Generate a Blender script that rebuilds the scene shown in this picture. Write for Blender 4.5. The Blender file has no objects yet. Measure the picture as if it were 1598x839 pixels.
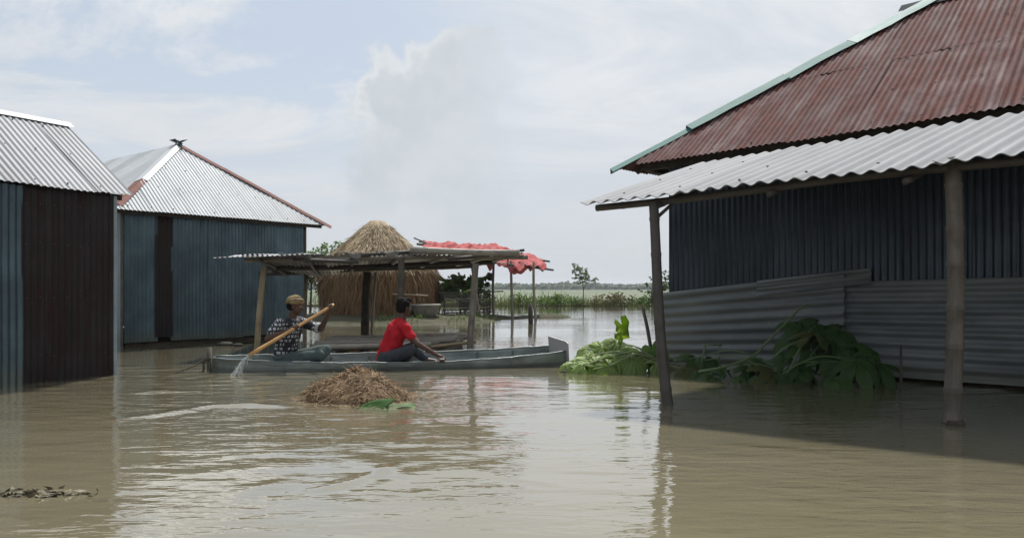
import bpy, math, random
import numpy as np
from mathutils import Vector, Matrix, Euler

random.seed(7)
RNG = np.random.default_rng(11)
SC = bpy.context.scene
COL = SC.collection

# ------------------------------------------------------------------ camera
EYE = 1.05
FPX = 1207.0
cam_d = bpy.data.cameras.new('camera')
cam = bpy.data.objects.new('camera', cam_d)
COL.objects.link(cam)
cam.location = (0, 0, EYE)
cam.rotation_euler = (math.pi / 2, 0, 0)
cam_d.sensor_width = 36.0
cam_d.lens = 36.0 * FPX / 1598.0
cam_d.shift_y = 30.5 / 1598.0
cam_d.clip_start = 0.05
cam_d.clip_end = 6000
SC.camera = cam

# ------------------------------------------------------------------ light
SUN_TO = Vector((0.08, 0.64, 1.0)).normalized()      # towards the sun
sun_el = math.asin(SUN_TO.z)
sun_az = math.atan2(SUN_TO.x, SUN_TO.y)
sd = bpy.data.lights.new('sun', 'SUN')
sd.energy = 4.0
sd.angle = math.radians(3.5)
sd.color = (1.0, 0.972, 0.925)
sun = bpy.data.objects.new('sun', sd)
COL.objects.link(sun)
sun.rotation_euler = SUN_TO.to_track_quat('Z', 'Y').to_euler()
sun.location = (-3, 10, 20)

SC.view_settings.view_transform = 'Standard'
SC.view_settings.look = 'None'
SC.view_settings.exposure = 0.42
SC.view_settings.gamma = 1.0
SC.cycles.max_bounces = 7
SC.cycles.diffuse_bounces = 3
SC.cycles.glossy_bounces = 3
SC.cycles.volume_bounces = 0


class NT:
    """small helper for building node trees"""
    def __init__(self, tree):
        self.t = tree
        self.n = tree.nodes
        self.l = tree.links

    def new(self, kind, **kw):
        nd = self.n.new(kind)
        for k, v in kw.items():
            setattr(nd, k, v)
        return nd

    def put(self, sock, val):
        if val is None:
            return
        if isinstance(val, bpy.types.NodeSocket):
            self.l.new(val, sock)
        else:
            if hasattr(sock.default_value, '__len__') and hasattr(val, '__len__') and len(val) == 3 and len(sock.default_value) == 4:
                val = (*val, 1.0)
            sock.default_value = val

    def math(self, op, a, b=None, c=None, clamp=False):
        nd = self.new('ShaderNodeMath', operation=op, use_clamp=clamp)
        self.put(nd.inputs[0], a); self.put(nd.inputs[1], b)
        if c is not None:
            self.put(nd.inputs[2], c)
        return nd.outputs[0]

    def vmath(self, op, a, b=None):
        nd = self.new('ShaderNodeVectorMath', operation=op)
        self.put(nd.inputs[0], a)
        if b is not None:
            self.put(nd.inputs[1], b)
        return nd.outputs[0]

    def mix(self, fac, a, b, mode='MIX'):
        nd = self.new('ShaderNodeMix', data_type='RGBA', blend_type=mode)
        self.put(nd.inputs[0], fac); self.put(nd.inputs[6], a); self.put(nd.inputs[7], b)
        return nd.outputs[2]

    def noise(self, vec, scale, detail=4, rough=0.55, dist=0.0):
        nd = self.new('ShaderNodeTexNoise')
        self.put(nd.inputs['Vector'], vec)
        nd.inputs['Scale'].default_value = scale
        nd.inputs['Detail'].default_value = detail
        nd.inputs['Roughness'].default_value = rough
        nd.inputs['Distortion'].default_value = dist
        return nd.outputs['Fac']

    def ramp(self, val, lo, hi, smooth=True):
        nd = self.new('ShaderNodeMapRange', interpolation_type='SMOOTHSTEP' if smooth else 'LINEAR')
        self.put(nd.inputs['Value'], val)
        nd.inputs['From Min'].default_value = lo
        nd.inputs['From Max'].default_value = hi
        return nd.outputs['Result']

    def mapping(self, vec, scale=(1, 1, 1), rot=(0, 0, 0), loc=(0, 0, 0)):
        nd = self.new('ShaderNodeMapping')
        self.put(nd.inputs['Vector'], vec)
        nd.inputs['Scale'].default_value = scale
        nd.inputs['Rotation'].default_value = rot
        nd.inputs['Location'].default_value = loc
        return nd.outputs['Vector']

    def sep(self, vec):
        nd = self.new('ShaderNodeSeparateXYZ')
        self.put(nd.inputs[0], vec)
        return nd.outputs[0], nd.outputs[1], nd.outputs[2]

    def comb(self, x, y, z):
        nd = self.new('ShaderNodeCombineXYZ')
        self.put(nd.inputs[0], x); self.put(nd.inputs[1], y); self.put(nd.inputs[2], z)
        return nd.outputs[0]


# ------------------------------------------------------------------ sky
def build_world():
    w = bpy.data.worlds.new('World')
    SC.world = w
    w.use_nodes = True
    k = NT(w.node_tree)
    k.n.clear()
    out = k.new('ShaderNodeOutputWorld')
    bg = k.new('ShaderNodeBackground')
    bg.inputs['Strength'].default_value = 0.094
    k.l.new(bg.outputs[0], out.inputs[0])
    sky = k.new('ShaderNodeTexSky', sky_type='NISHITA')
    sky.sun_disc = False
    sky.sun_elevation = sun_el
    sky.sun_rotation = sun_az
    sky.air_density = 1.0
    sky.dust_density = 2.5
    sky.ozone_density = 1.0
    tc = k.new('ShaderNodeTexCoord')
    d = k.vmath('NORMALIZE', tc.outputs['Generated'])
    x, y, z = k.sep(d)
    zc = k.math('MAXIMUM', z, 0.0)
    # flat cloud layer: direction projected on a sheet of cloud overhead
    inv = k.math('DIVIDE', 1.0, k.math('ADD', zc, 0.20))
    pl = k.comb(k.math('MULTIPLY', x, inv), k.math('MULTIPLY', y, inv), 0.0)
    nd = k.new('ShaderNodeTexNoise')
    k.put(nd.inputs['Vector'], k.mapping(pl, (1.0, 1.7, 1.0), (0, 0, 0.45), (2.9, 3.3, 0)))
    nd.inputs['Scale'].default_value = 1.25
    nd.inputs['Detail'].default_value = 7
    nd.inputs['Roughness'].default_value = 0.68
    nd.inputs['Distortion'].default_value = 0.55
    puff = nd.outputs['Fac']
    p2 = k.sep(nd.outputs['Color'])[1]
    az = k.math('ARCTAN2', x, y)
    el = k.math('ARCSINE', z)
    broken = k.math('MULTIPLY', k.ramp(puff, 0.43, 0.60), 0.92)
    # a thick white veil takes over to the right of the tower cloud
    veil = k.math('MULTIPLY', k.ramp(k.math('ADD', x, k.math('MULTIPLY', puff, 0.25)), -0.06, 0.20), 0.80)
    low = k.math('MULTIPLY', k.ramp(z, 0.30, 0.02), 0.80)
    cl = k.math('MAXIMUM', k.math('MAXIMUM', broken, veil), low)
    ccol = k.mix(k.ramp(p2, 0.36, 0.62), (5.4, 5.75, 6.1), (6.6, 6.72, 6.88))
    ccol = k.mix(k.math('MULTIPLY', k.ramp(z, 0.30, 0.0), 0.85), ccol, (4.85, 5.12, 5.5))
    # a towering cumulus ahead
    n = k.new('ShaderNodeTexNoise')
    k.put(n.inputs['Vector'], k.comb(az, el, 0.0))
    n.inputs['Scale'].default_value = 8.0
    n.inputs['Detail'].default_value = 5
    n.inputs['Roughness'].default_value = 0.6
    n1, n2, n3 = k.sep(n.outputs['Color'])
    ax = k.math('ADD', az, k.math('MULTIPLY', k.math('SUBTRACT', n1, 0.5), 0.20))
    ex = k.math('ADD', el, k.math('MULTIPLY', k.math('SUBTRACT', n2, 0.5), 0.16))

    def lobe(a0, e0, ra, re):
        da = k.math('DIVIDE', k.math('SUBTRACT', ax, a0), ra)
        de = k.math('DIVIDE', k.math('SUBTRACT', ex, e0), re)
        return k.math('SUBTRACT', 1.0, k.math('SQRT', k.math('ADD', k.math('MULTIPLY', da, da), k.math('MULTIPLY', de, de))))
    m = lobe(-0.145, 0.235, 0.065, 0.08)
    for a0, e0, ra, re in ((-0.075, 0.25, 0.085, 0.08), (-0.095, 0.15, 0.12, 0.14)):
        m = k.math('MAXIMUM', m, lobe(a0, e0, ra, re))
    body = k.ramp(m, -0.02, 0.22)
    rim = k.math('MULTIPLY', body, k.ramp(m, 0.42, 0.08))
    rim = k.math('MULTIPLY', rim, k.ramp(az, -0.03, -0.12))
    rim = k.math('MULTIPLY', rim, k.ramp(el, 0.14, 0.24))
    soft = k.math('MULTIPLY', k.ramp(el, 0.0, 0.15), k.ramp(az, 0.05, -0.08))
    cumcol = k.mix(k.ramp(n3, 0.35, 0.65), (4.6, 4.98, 5.32), (5.3, 5.6, 5.86))
    cumcol = k.mix(k.math('MULTIPLY', rim, 0.8), cumcol, (6.75, 6.85, 6.95))
    clear = k.mix(0.72, sky.outputs[0], (4.55, 5.15, 5.9))
    col = k.mix(cl, clear, ccol)
    col = k.mix(k.math('MULTIPLY', k.math('MULTIPLY', body, soft), 0.92), col, cumcol)
    k.l.new(col, bg.inputs['Color'])
    w.cycles.sampling_method = 'MANUAL'
    w.cycles.sample_map_resolution = 256


build_world()


# ------------------------------------------------------------------ helpers
WLOC = {}


def px(u, v, Y):
    """point of the place seen at photo pixel (u, v) at depth Y"""
    return np.array(((u - 799.0) / FPX * Y, Y, EYE + (450.0 - v) / FPX * Y))


def gp(u, v, z=0.0):
    """point of the horizontal plane z seen at photo pixel"""
    Y = (EYE - z) * FPX / (v - 450.0)
    return np.array(((u - 799.0) / FPX * Y, Y, z))


def V3(*a):
    return np.array(a, dtype=float)


def unit(v):
    v = np.asarray(v, float)
    return v / np.linalg.norm(v)


def tag(o, label=None, cat=None, group=None, kind=None):
    if label: o['label'] = label
    if cat: o['category'] = cat
    if group: o['group'] = group
    if kind: o['kind'] = kind
    return o


def thing(name, loc, label, cat, group=None):
    e = bpy.data.objects.new(name, None)
    COL.objects.link(e)
    e.empty_display_size = 0.2
    e.location = tuple(float(c) for c in loc)
    WLOC[e.name] = np.array(loc, float)
    return tag(e, label, cat, group)


def place(o, parent, wloc):
    """put an unrotated object at world position wloc under parent"""
    base = WLOC[parent.name] if parent is not None else np.zeros(3)
    o.location = tuple(np.asarray(wloc, float) - base)
    if parent is not None:
        o.parent = parent
    WLOC[o.name] = np.array(wloc, float)


def mesh_from(name, verts, faces, uvs=None, smooth=True):
    verts = np.ascontiguousarray(verts, dtype=np.float32)
    me = bpy.data.meshes.new(name)
    if isinstance(faces, np.ndarray):
        k = faces.shape[1]
        nf = len(faces)
        me.vertices.add(len(verts))
        me.vertices.foreach_set('co', verts.ravel())
        me.loops.add(nf * k)
        me.loops.foreach_set('vertex_index', np.ascontiguousarray(faces, dtype=np.int32).ravel())
        me.polygons.add(nf)
        me.polygons.foreach_set('loop_start', np.arange(0, nf * k, k, dtype=np.int32))
        me.update(calc_edges=True)
    else:
        me.from_pydata([tuple(map(float, v)) for v in verts], [], [tuple(f) for f in faces])
        me.update()
    if uvs is not None:
        uvs = np.asarray(uvs, dtype=np.float32)
        lay = me.uv_layers.new(name='UVMap')
        idx = np.empty(len(me.loops), dtype=np.int32)
        me.loops.foreach_get('vertex_index', idx)
        lay.data.foreach_set('uv', np.ascontiguousarray(uvs[idx]).ravel())
    me.polygons.foreach_set('use_smooth', np.full(len(me.polygons), smooth, dtype=bool))
    me.validate()
    return me


def obj(name, verts, faces, mat, parent=None, uvs=None, smooth=True, base=None):
    verts = np.asarray(verts, float)
    c = (verts.min(0) + verts.max(0)) / 2 if base is None else np.asarray(base, float)
    me = mesh_from(name, verts - c, faces, uvs, smooth)
    o = bpy.data.objects.new(name, me)
    COL.objects.link(o)
    if mat is not None:
        me.materials.append(mat)
    place(o, parent, c)
    return o


def grid_faces(r, c, off=0, flip=False):
    a = np.arange(r * c).reshape(r, c) + off
    q = np.stack([a[:-1, :-1], a[:-1, 1:], a[1:, 1:], a[1:, :-1]], -1).reshape(-1, 4)
    return q[:, ::-1] if flip else q


def box_mesh(c, ax, ay, az):
    """box about c with half axes ax, ay, az"""
    c, ax, ay, az = (np.asarray(q, float) for q in (c, ax, ay, az))
    v = [c + sx * ax + sy * ay + sz * az for sz in (-1, 1) for sy in (-1, 1) for sx in (-1, 1)]
    f = [(0, 2, 3, 1), (4, 5, 7, 6), (0, 1, 5, 4), (2, 6, 7, 3), (0, 4, 6, 2), (1, 3, 7, 5)]
    return np.array(v), np.array(f)


def beam(name, a, b, w, h, mat, parent, up=(0, 0, 1)):
    a, b = np.asarray(a, float), np.asarray(b, float)
    d = unit(b - a)
    s = unit(np.cross(d, up)); t = np.cross(s, d)
    v, f = box_mesh((a + b) / 2, (b - a) / 2, s * w / 2, t * h / 2)
    o = obj(name, v, f, mat, parent, smooth=False)
    bv = o.modifiers.new('Bevel', 'BEVEL'); bv.width = min(w, h) * 0.12; bv.segments = 2
    return o


def tube_data(pts, rads, seg=8, cap=True):
    pts = np.asarray(pts, float)
    n = len(pts)
    rads = np.broadcast_to(np.asarray(rads, float), (n,))
    tan = np.gradient(pts, axis=0)
    tan /= np.linalg.norm(tan, axis=1)[:, None] + 1e-12
    ref = V3(0, 0, 1) if abs(tan[0][2]) < 0.9 else V3(0, 1, 0)
    vs, uv = [], []
    ln = np.concatenate([[0], np.cumsum(np.linalg.norm(np.diff(pts, axis=0), axis=1))])
    ang = np.linspace(0, 2 * np.pi, seg, endpoint=False)
    for i in range(n):
        s = unit(np.cross(tan[i], ref)); t = np.cross(s, tan[i])
        vs.append(pts[i] + rads[i] * (np.cos(ang)[:, None] * s + np.sin(ang)[:, None] * t))
        uv.append(np.stack([ang / (2 * np.pi), np.full(seg, ln[i])], -1))
    vs = np.concatenate(vs); uv = np.concatenate(uv)
    f = []
    for i in range(n - 1):
        for j in range(seg):
            a = i * seg + j; b = i * seg + (j + 1) % seg
            f.append((a, b, b + seg, a + seg))
    if cap:
        f.append(tuple(range(seg))[::-1])
        f.append(tuple(range((n - 1) * seg, n * seg)))
    return vs, f, uv


def pole(name, a, b, r0, r1, mat, parent=None, node=0.33, bend=0.0, seg=10, bulge=0.10, mid=None):
    """bamboo culm with raised joints from a to b"""
    a, b = np.asarray(a, float), np.asarray(b, float)
    L = np.linalg.norm(b - a)
    d = (b - a) / L
    side = unit(np.cross(d, (0.31, 0.77, 0.2)))
    st = [0.0]
    p = node * random.uniform(0.4, 0.9)
    marks = []
    while p < L - 0.04:
        marks.append(p)
        p += node * random.uniform(0.82, 1.18)
    rows = [(0.0, 1.0)]
    for m in marks:
        rows += [(m - 0.022, 1.0), (m - 0.006, 1.0 + bulge), (m, 1.0 + bulge * 0.45), (m + 0.007, 1.0 + bulge * 1.1), (m + 0.026, 1.0)]
    rows.append((L, 1.0))
    rows = [r for r in rows if 0 <= r[0] <= L]
    rows.sort()
    ts = np.array([r[0] for r in rows]); ks = np.array([r[1] for r in rows])
    wob = random.uniform(0, 6)
    off = bend * np.sin(np.pi * ts / L) + 0.25 * r0 * np.sin(ts * 2.1 + wob)
    pts = a + d * ts[:, None] + side * off[:, None]
    rr = (r0 + (r1 - r0) * ts / L) * ks
    v, f, uv = tube_data(pts, rr, seg)
    return obj(name, v, f, mat, parent, uv)


def stick(name, pts, r0, r1, mat, parent=None, seg=7):
    pts = np.asarray(pts, float)
    v, f, uv = tube_data(pts, np.linspace(r0, r1, len(pts)), seg)
    return obj(name, v, f, mat, parent, uv)


def smooth_path(pts, n=16):
    """Catmull-Rom through points"""
    p = np.asarray(pts, float)
    p = np.vstack([2 * p[0] - p[1], p, 2 * p[-1] - p[-2]])
    out = []
    m = len(p) - 3
    for i in range(m):
        a, b, c, d = p[i:i + 4]
        for t in np.linspace(0, 1, n, endpoint=(i == m - 1)):
            out.append(0.5 * (2 * b + (c - a) * t + (2 * a - 5 * b + 4 * c - d) * t * t + (3 * b - a - 3 * c + d) * t ** 3))
    return np.array(out)


def wnoise(U, V, seed=0, n=10, f0=1.0, f1=5.0):
    r = np.random.default_rng(seed)
    h = np.zeros(np.broadcast(U, V).shape)
    for _ in range(n):
        f = r.uniform(f0, f1); a = r.uniform(0, 2 * np.pi)
        h = h + np.sin(f * (np.cos(a) * U + np.sin(a) * V) + r.uniform(0, 6.28)) / math.sqrt(n)
    return h


SEED = [0]


def corr(name, fpos, nrm, u0, u1, lo, hi, mat, parent, pitch=0.076, amp=0.0105, per=6, rows=4, th=0.002,
         off=0.0, wob=0.004, phase=0.0):
    """corrugated sheet: waves run along v; fpos(U, V) gives world points, nrm the outward side"""
    nrm = unit(nrm)
    n = max(int((u1 - u0) / pitch * per), 4) + 1
    us = np.linspace(u0, u1, n)
    lo_ = np.broadcast_to(np.asarray(lo(us) if callable(lo) else lo, float), us.shape)
    hi_ = np.broadcast_to(np.asarray(hi(us) if callable(hi) else hi, float), us.shape)
    hi_ = np.maximum(hi_, lo_ + 0.004)
    T = np.linspace(0, 1, rows + 1)[:, None]
    U = np.broadcast_to(us, (rows + 1, n))
    Vv = lo_ + (hi_ - lo_) * T
    SEED[0] += 1
    H = off + amp * np.cos(2 * np.pi * (U + phase) / pitch) + wob * wnoise(U, Vv, SEED[0], 8, 1.5, 6)
    P = fpos(U, Vv) + H[..., None] * nrm
    Q = P - nrm * th
    uv = np.stack([U + SEED[0] * 3.37, Vv + SEED[0] * 1.71], -1)
    vs = [P.reshape(-1, 3), Q.reshape(-1, 3)]
    uvs = [uv.reshape(-1, 2)] * 2
    N = n * (rows + 1)
    tst = np.cross(P[0, 1] - P[0, 0], P[1, 0] - P[0, 0])
    fl = np.dot(tst, nrm) < 0
    fs = [grid_faces(rows + 1, n, 0, fl), grid_faces(rows + 1, n, N, not fl)]
    k = 2 * N
    for A, B, uvl in ((P[0], Q[0], uv[0]), (P[-1], Q[-1], uv[-1]), (P[:, 0], Q[:, 0], uv[:, 0]), (P[:, -1], Q[:, -1], uv[:, -1])):
        m = len(A)
        vs += [A, B]; uvs += [uvl, uvl]
        fs.append(grid_faces(2, m, k))
        k += 2 * m
    return obj(name, np.concatenate(vs), np.concatenate(fs), mat, parent, np.concatenate(uvs))


def plane(O, u, v):
    O, u, v = (np.asarray(q, float) for q in (O, u, v))
    return lambda U, W: O + U[..., None] * u + W[..., None] * v


def roof_face(parent, E0, E1, T0, T1, mats, width=0.72, start=0.0, end=None, jit=0.012, name='roof_sheet', vmin=0.0, vmax=None, lift=0.0, **kw):
    """row of corrugated sheets on one roof slope: eave E0-E1, top T0-T1"""
    E0, E1, T0, T1 = (np.asarray(q, float) for q in (E0, E1, T0, T1))
    L = np.linalg.norm(E1 - E0); u = (E1 - E0) / L
    w0 = T0 - E0; a0 = w0 @ u; vv = w0 - a0 * u; H = np.linalg.norm(vv); v = vv / H
    w1 = T1 - E0; a1 = w1 @ u; H1 = w1 @ v
    nrm = np.cross(u, v)
    if nrm[2] < 0: nrm = -nrm

    def hi(s):
        top = H + (H1 - H) * np.clip((s - a0) / max(a1 - a0, 1e-6), 0, 1)
        h = np.where(s < a0, H * s / max(a0, 1e-6), top)
        h = np.where(s > a1, H1 * (L - s) / max(L - a1, 1e-6), h)
        return h if vmax is None else np.minimum(h, vmax)
    s = start
    end = L if end is None else end
    i = 0
    while s < end - 0.05:
        e = min(s + width, end)
        if end - e < 0.2: e = end
        m = mats[i % len(mats)] if isinstance(mats, (list, tuple)) else mats
        lo = vmin + random.uniform(-jit, jit)
        e2 = min(e + 0.04, end)
        top = hi(np.linspace(s, e2, 20))
        if vmin == 0.0 or top.max() > vmin + 0.1:
            if vmin > 0.0 and top.min() < vmin + 0.05:            # sheet cut by the hip: start where there is room
                ok = np.linspace(s, e2, 60)[hi(np.linspace(s, e2, 60)) > vmin + 0.05]
                corr(name, plane(E0, u, v), nrm, ok.min(), ok.max(), lo, hi, m, parent, off=lift + 0.003 * (i % 2), **kw)
            else:
                corr(name, plane(E0, u, v), nrm, s, e2, lo, hi, m, parent, off=lift + 0.003 * (i % 2), **kw)
        s = e; i += 1
    return u, v, nrm, H


def solid(o, th, off=0.0):
    m = o.modifiers.new('Solidify', 'SOLIDIFY'); m.thickness = th; m.offset = off
    return o


def strip(name, sections, mat, parent, th=0.003, smooth=False):
    """sheet lofted through cross sections (each the same number of points)"""
    S = np.array(sections, float)
    r, c = S.shape[:2]
    ln = np.concatenate([[0], np.cumsum(np.linalg.norm(np.diff(S[:, 0], axis=0), axis=1))])
    wd = np.concatenate([[0], np.cumsum(np.linalg.norm(np.diff(S[0], axis=0), axis=1))])
    uv = np.stack(np.meshgrid(wd, ln), -1).reshape(-1, 2)
    return solid(obj(name, S.reshape(-1, 3), grid_faces(r, c), mat, parent, uv, smooth), th, 0.0)


def nails(parent, O, u, v, nrm, spots, mat, r=0.012):
    """nail heads with washers over one roof slope"""
    vs, fs = [], []
    for (a, b) in spots:
        c = O + a * u + b * v
        k = len(vs)
        for h, rr in ((0.0, r), (0.006, r * 0.9), (0.011, r * 0.35)):
            for j in range(6):
                an = j * math.pi / 3
                vs.append(c + nrm * (h + 0.008) + rr * (math.cos(an) * u + math.sin(an) * v))
        for lv in (0, 6):
            for j in range(6):
                fs.append((k + lv + j, k + lv + (j + 1) % 6, k + lv + 6 + (j + 1) % 6, k + lv + 6 + j))
        fs.append(tuple(k + 12 + j for j in range(6)))
    o = obj('roofing_nails', np.array(vs), fs, mat, parent)
    o['kind'] = 'stuff'
    return o


def leaves_mesh(cent, size, rng, stretch=1.8, droop=0.0):
    """many small folded leaves at given points"""
    n = len(cent)
    d = rng.normal(size=(n, 3)); d[:, 2] = d[:, 2] * 0.6 - droop
    d /= np.linalg.norm(d, axis=1)[:, None]
    s = np.cross(d, rng.normal(size=(n, 3))); s /= np.linalg.norm(s, axis=1)[:, None]
    nn = np.cross(d, s)
    L = size * rng.uniform(0.6, 1.3, n)[:, None]
    W = L / stretch
    p0 = cent - d * L * 0.5
    p2 = cent + d * L * 0.5
    m = cent - nn * W * 0.18
    p1 = m + s * W * 0.5 + nn * W * 0.3; p3 = m - s * W * 0.5 + nn * W * 0.3
    vs = np.stack([p0, p1, p2, p3], 1).reshape(-1, 3)
    b = np.arange(n)[:, None] * 4
    fs = np.concatenate([b + [0, 1, 2], b + [0, 2, 3]])
    return vs, fs


def strands_mesh(p, d, L, W, rng, bend=0.2, nrm=None):
    """thin curved ribbons from p along d"""
    n = len(p)
    d = d / (np.linalg.norm(d, axis=1)[:, None] + 1e-9)
    s = np.cross(d, rng.normal(size=(n, 3)) if nrm is None else nrm + rng.normal(size=(n, 3)) * 0.4)
    s /= np.linalg.norm(s, axis=1)[:, None] + 1e-9
    kx = rng.normal(size=(n, 3)) * bend
    L = np.broadcast_to(np.asarray(L, float), (n,))[:, None]
    W = np.broadcast_to(np.asarray(W, float), (n,))[:, None]
    rows = []
    for t, w in ((0.0, 0.8), (0.5, 1.0), (1.0, 0.35)):
        c = p + d * L * t + kx * L * t * t
        rows += [c - s * W * w * 0.5, c + s * W * w * 0.5]
    vs = np.stack(rows, 1).reshape(-1, 3)
    b = np.arange(n)[:, None] * 6
    fs = np.concatenate([b + [0, 1, 3, 2], b + [2, 3, 5, 4]])
    return vs, fs


# ------------------------------------------------------------------ materials
def mat_new(name):
    m = bpy.data.materials.new(name)
    m.use_nodes = True
    k = NT(m.node_tree)
    bs = k.n.get('Principled BSDF')
    return m, k, bs


def bump(k, bs, h, dist, strength=1.0):
    b = k.new('ShaderNodeBump')
    b.inputs['Strength'].default_value = strength
    b.inputs['Distance'].default_value = dist
    k.put(b.inputs['Height'], h)
    k.l.new(b.outputs[0], bs.inputs['Normal'])


def M_metal(name, base, dark, rust=None, amount=0.0, rough=0.5, metallic=0.3, mud=None, vary=0.25, streak=0.6, grow=0.12, spec=0.5):
    m, k, bs = mat_new(name)
    uv = k.new('ShaderNodeUVMap').outputs[0]
    st = k.noise(k.mapping(uv, (11, 0.55, 1)), 1.0, 5, 0.6)
    bl = k.noise(k.mapping(uv, (1.6, 1.1, 1)), 1.3, 5, 0.6)
    fine = k.noise(k.mapping(uv, (40, 16, 1)), 1.0, 4, 0.6)
    col = k.mix(k.ramp(bl, 0.3, 0.7), base, dark)
    col = k.mix(k.math('MULTIPLY', k.ramp(st, 0.45, 0.75), streak), col, dark)
    oi = k.new('ShaderNodeObjectInfo').outputs['Random']
    val = k.math('ADD', 1.0 - vary / 2, k.math('MULTIPLY', oi, vary))
    val = k.math('MULTIPLY', val, k.math('ADD', 0.86, k.math('MULTIPLY', fine, 0.28)))
    col = k.mix(1.0, col, k.comb(val, val, val), 'MULTIPLY')
    met = metallic
    if rust is not None:
        rn = k.math('ADD', k.math('MULTIPLY', st, 0.55), k.math('ADD', k.math('MULTIPLY', bl, 0.33), k.math('MULTIPLY', fine, 0.12)))
        th = 0.72 - 0.46 * amount
        rm = k.ramp(rn, th - grow, th + grow)
        rcol = k.mix(k.ramp(k.noise(k.mapping(uv, (3, 3, 1)), 2.0, 5, 0.65), 0.35, 0.65), rust, tuple(c * 0.55 for c in rust))
        rcol = k.mix(k.math('MULTIPLY', fine, 0.35), rcol, tuple(c * 1.5 for c in rust))
        col = k.mix(rm, col, rcol)
        met = k.math('MULTIPLY', k.math('SUBTRACT', 1.0, rm), metallic)
        k.put(bs.inputs['Roughness'], k.math('ADD', rough, k.math('MULTIPLY', rm, 0.85 - rough)))
    else:
        k.put(bs.inputs['Roughness'], k.math('ADD', rough - 0.08, k.math('MULTIPLY', bl, 0.16)))
    if mud is not None:
        pos = k.new('ShaderNodeNewGeometry').outputs['Position']
        _, _, zz = k.sep(pos)
        zn = k.math('ADD', zz, k.math('MULTIPLY', k.math('SUBTRACT', bl, 0.5), 0.25))
        mm = k.math('MULTIPLY', k.ramp(zn, mud, mud * 0.25), 0.5)
        col = k.mix(mm, col, (0.115, 0.115, 0.075))
    k.put(bs.inputs['Metallic'], met)
    bs.inputs['Specular IOR Level'].default_value = spec
    k.l.new(col, bs.inputs['Base Color'])
    bump(k, bs, k.math('ADD', fine, k.math('MULTIPLY', bl, 2.0)), 0.002, 0.6)
    return m


def M_bamboo(name, c1, c2, ringc, space=0.33, rough=0.6):
    m, k, bs = mat_new(name)
    uv = k.new('ShaderNodeUVMap').outputs[0]
    oi = k.new('ShaderNodeObjectInfo').outputs['Random']
    n = k.noise(k.mapping(uv, (5, 2.2, 1)), 1.5, 5, 0.6)
    f = k.noise(k.mapping(uv, (50, 3.0, 1)), 1.0, 4, 0.6)
    oc = k.new('ShaderNodeTexCoord').outputs['Object']
    blot = k.noise(oc, 6.0, 4, 0.6)
    col = k.mix(k.ramp(n, 0.3, 0.7), c1, c2)
    col = k.mix(k.math('MULTIPLY', k.ramp(blot, 0.5, 0.7), 0.6), col, ringc)
    val = k.math('MULTIPLY', k.math('ADD', 0.8, k.math('MULTIPLY', oi, 0.4)), k.math('ADD', 0.75, k.math('MULTIPLY', f, 0.5)))
    col = k.mix(1.0, col, k.comb(val, val, val), 'MULTIPLY')
    k.l.new(col, bs.inputs['Base Color'])
    bs.inputs['Roughness'].default_value = rough
    bump(k, bs, f, 0.003, 0.5)
    return m


def M_plain(name, c1, c2, scale=6.0, rough=0.8, bumpd=0.0, coords='Object', spec=0.3, detail=5):
    m, k, bs = mat_new(name)
    tc = k.new('ShaderNodeTexCoord').outputs[coords]
    n = k.noise(tc, scale, detail, 0.6)
    k.l.new(k.mix(k.ramp(n, 0.3, 0.7), c1, c2), bs.inputs['Base Color'])
    bs.inputs['Roughness'].default_value = rough
    bs.inputs['Specular IOR Level'].default_value = spec
    if bumpd:
        bump(k, bs, k.noise(tc, scale * 3, 5, 0.6), bumpd, 0.8)
    return m


def M_leaf(name, c1, c2, back, trans=0.35, scale=3.0, rough=0.45):
    m, k, bs = mat_new(name)
    tc = k.new('ShaderNodeTexCoord').outputs['Object']
    oi = k.new('ShaderNodeObjectInfo').outputs['Random']
    gm = k.new('ShaderNodeNewGeometry')
    n = k.noise(tc, scale, 4, 0.6)
    isl = gm.outputs['Random Per Island']
    col = k.mix(k.ramp(k.math('ADD', k.math('MULTIPLY', n, 0.6), k.math('MULTIPLY', isl, 0.4)), 0.25, 0.75), c1, c2)
    col = k.mix(gm.outputs['Backfacing'], col, back)
    val = k.math('ADD', 0.8, k.math('MULTIPLY', oi, 0.4))
    col = k.mix(1.0, col, k.comb(val, val, val), 'MULTIPLY')
    k.l.new(col, bs.inputs['Base Color'])
    bs.inputs['Roughness'].default_value = rough
    bs.inputs['Specular IOR Level'].default_value = 0.22
    tr = k.new('ShaderNodeBsdfTranslucent')
    k.l.new(k.mix(1.0, col, (1.25, 1.3, 0.6), 'MULTIPLY'), tr.inputs['Color'])
    mx = k.new('ShaderNodeMixShader')
    mx.inputs[0].default_value = trans
    k.l.new(bs.outputs[0], mx.inputs[1]); k.l.new(tr.outputs[0], mx.inputs[2])
    k.l.new(mx.outputs[0], k.n['Material Output'].inputs[0])
    return m


def M_straw(name, c1, c2, c3, rough=0.75):
    m, k, bs = mat_new(name)
    gm = k.new('ShaderNodeNewGeometry')
    tc = k.new('ShaderNodeTexCoord').outputs['Object']
    n = k.noise(tc, 2.5, 5, 0.65)
    isl = gm.outputs['Random Per Island']
    col = k.mix(isl, c1, c2)
    col = k.mix(k.math('MULTIPLY', k.ramp(n, 0.45, 0.7), 0.6), col, c3)
    k.l.new(col, bs.inputs['Base Color'])
    bs.inputs['Roughness'].default_value = rough
    bs.inputs['Specular IOR Level'].default_value = 0.25
    return m


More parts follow.
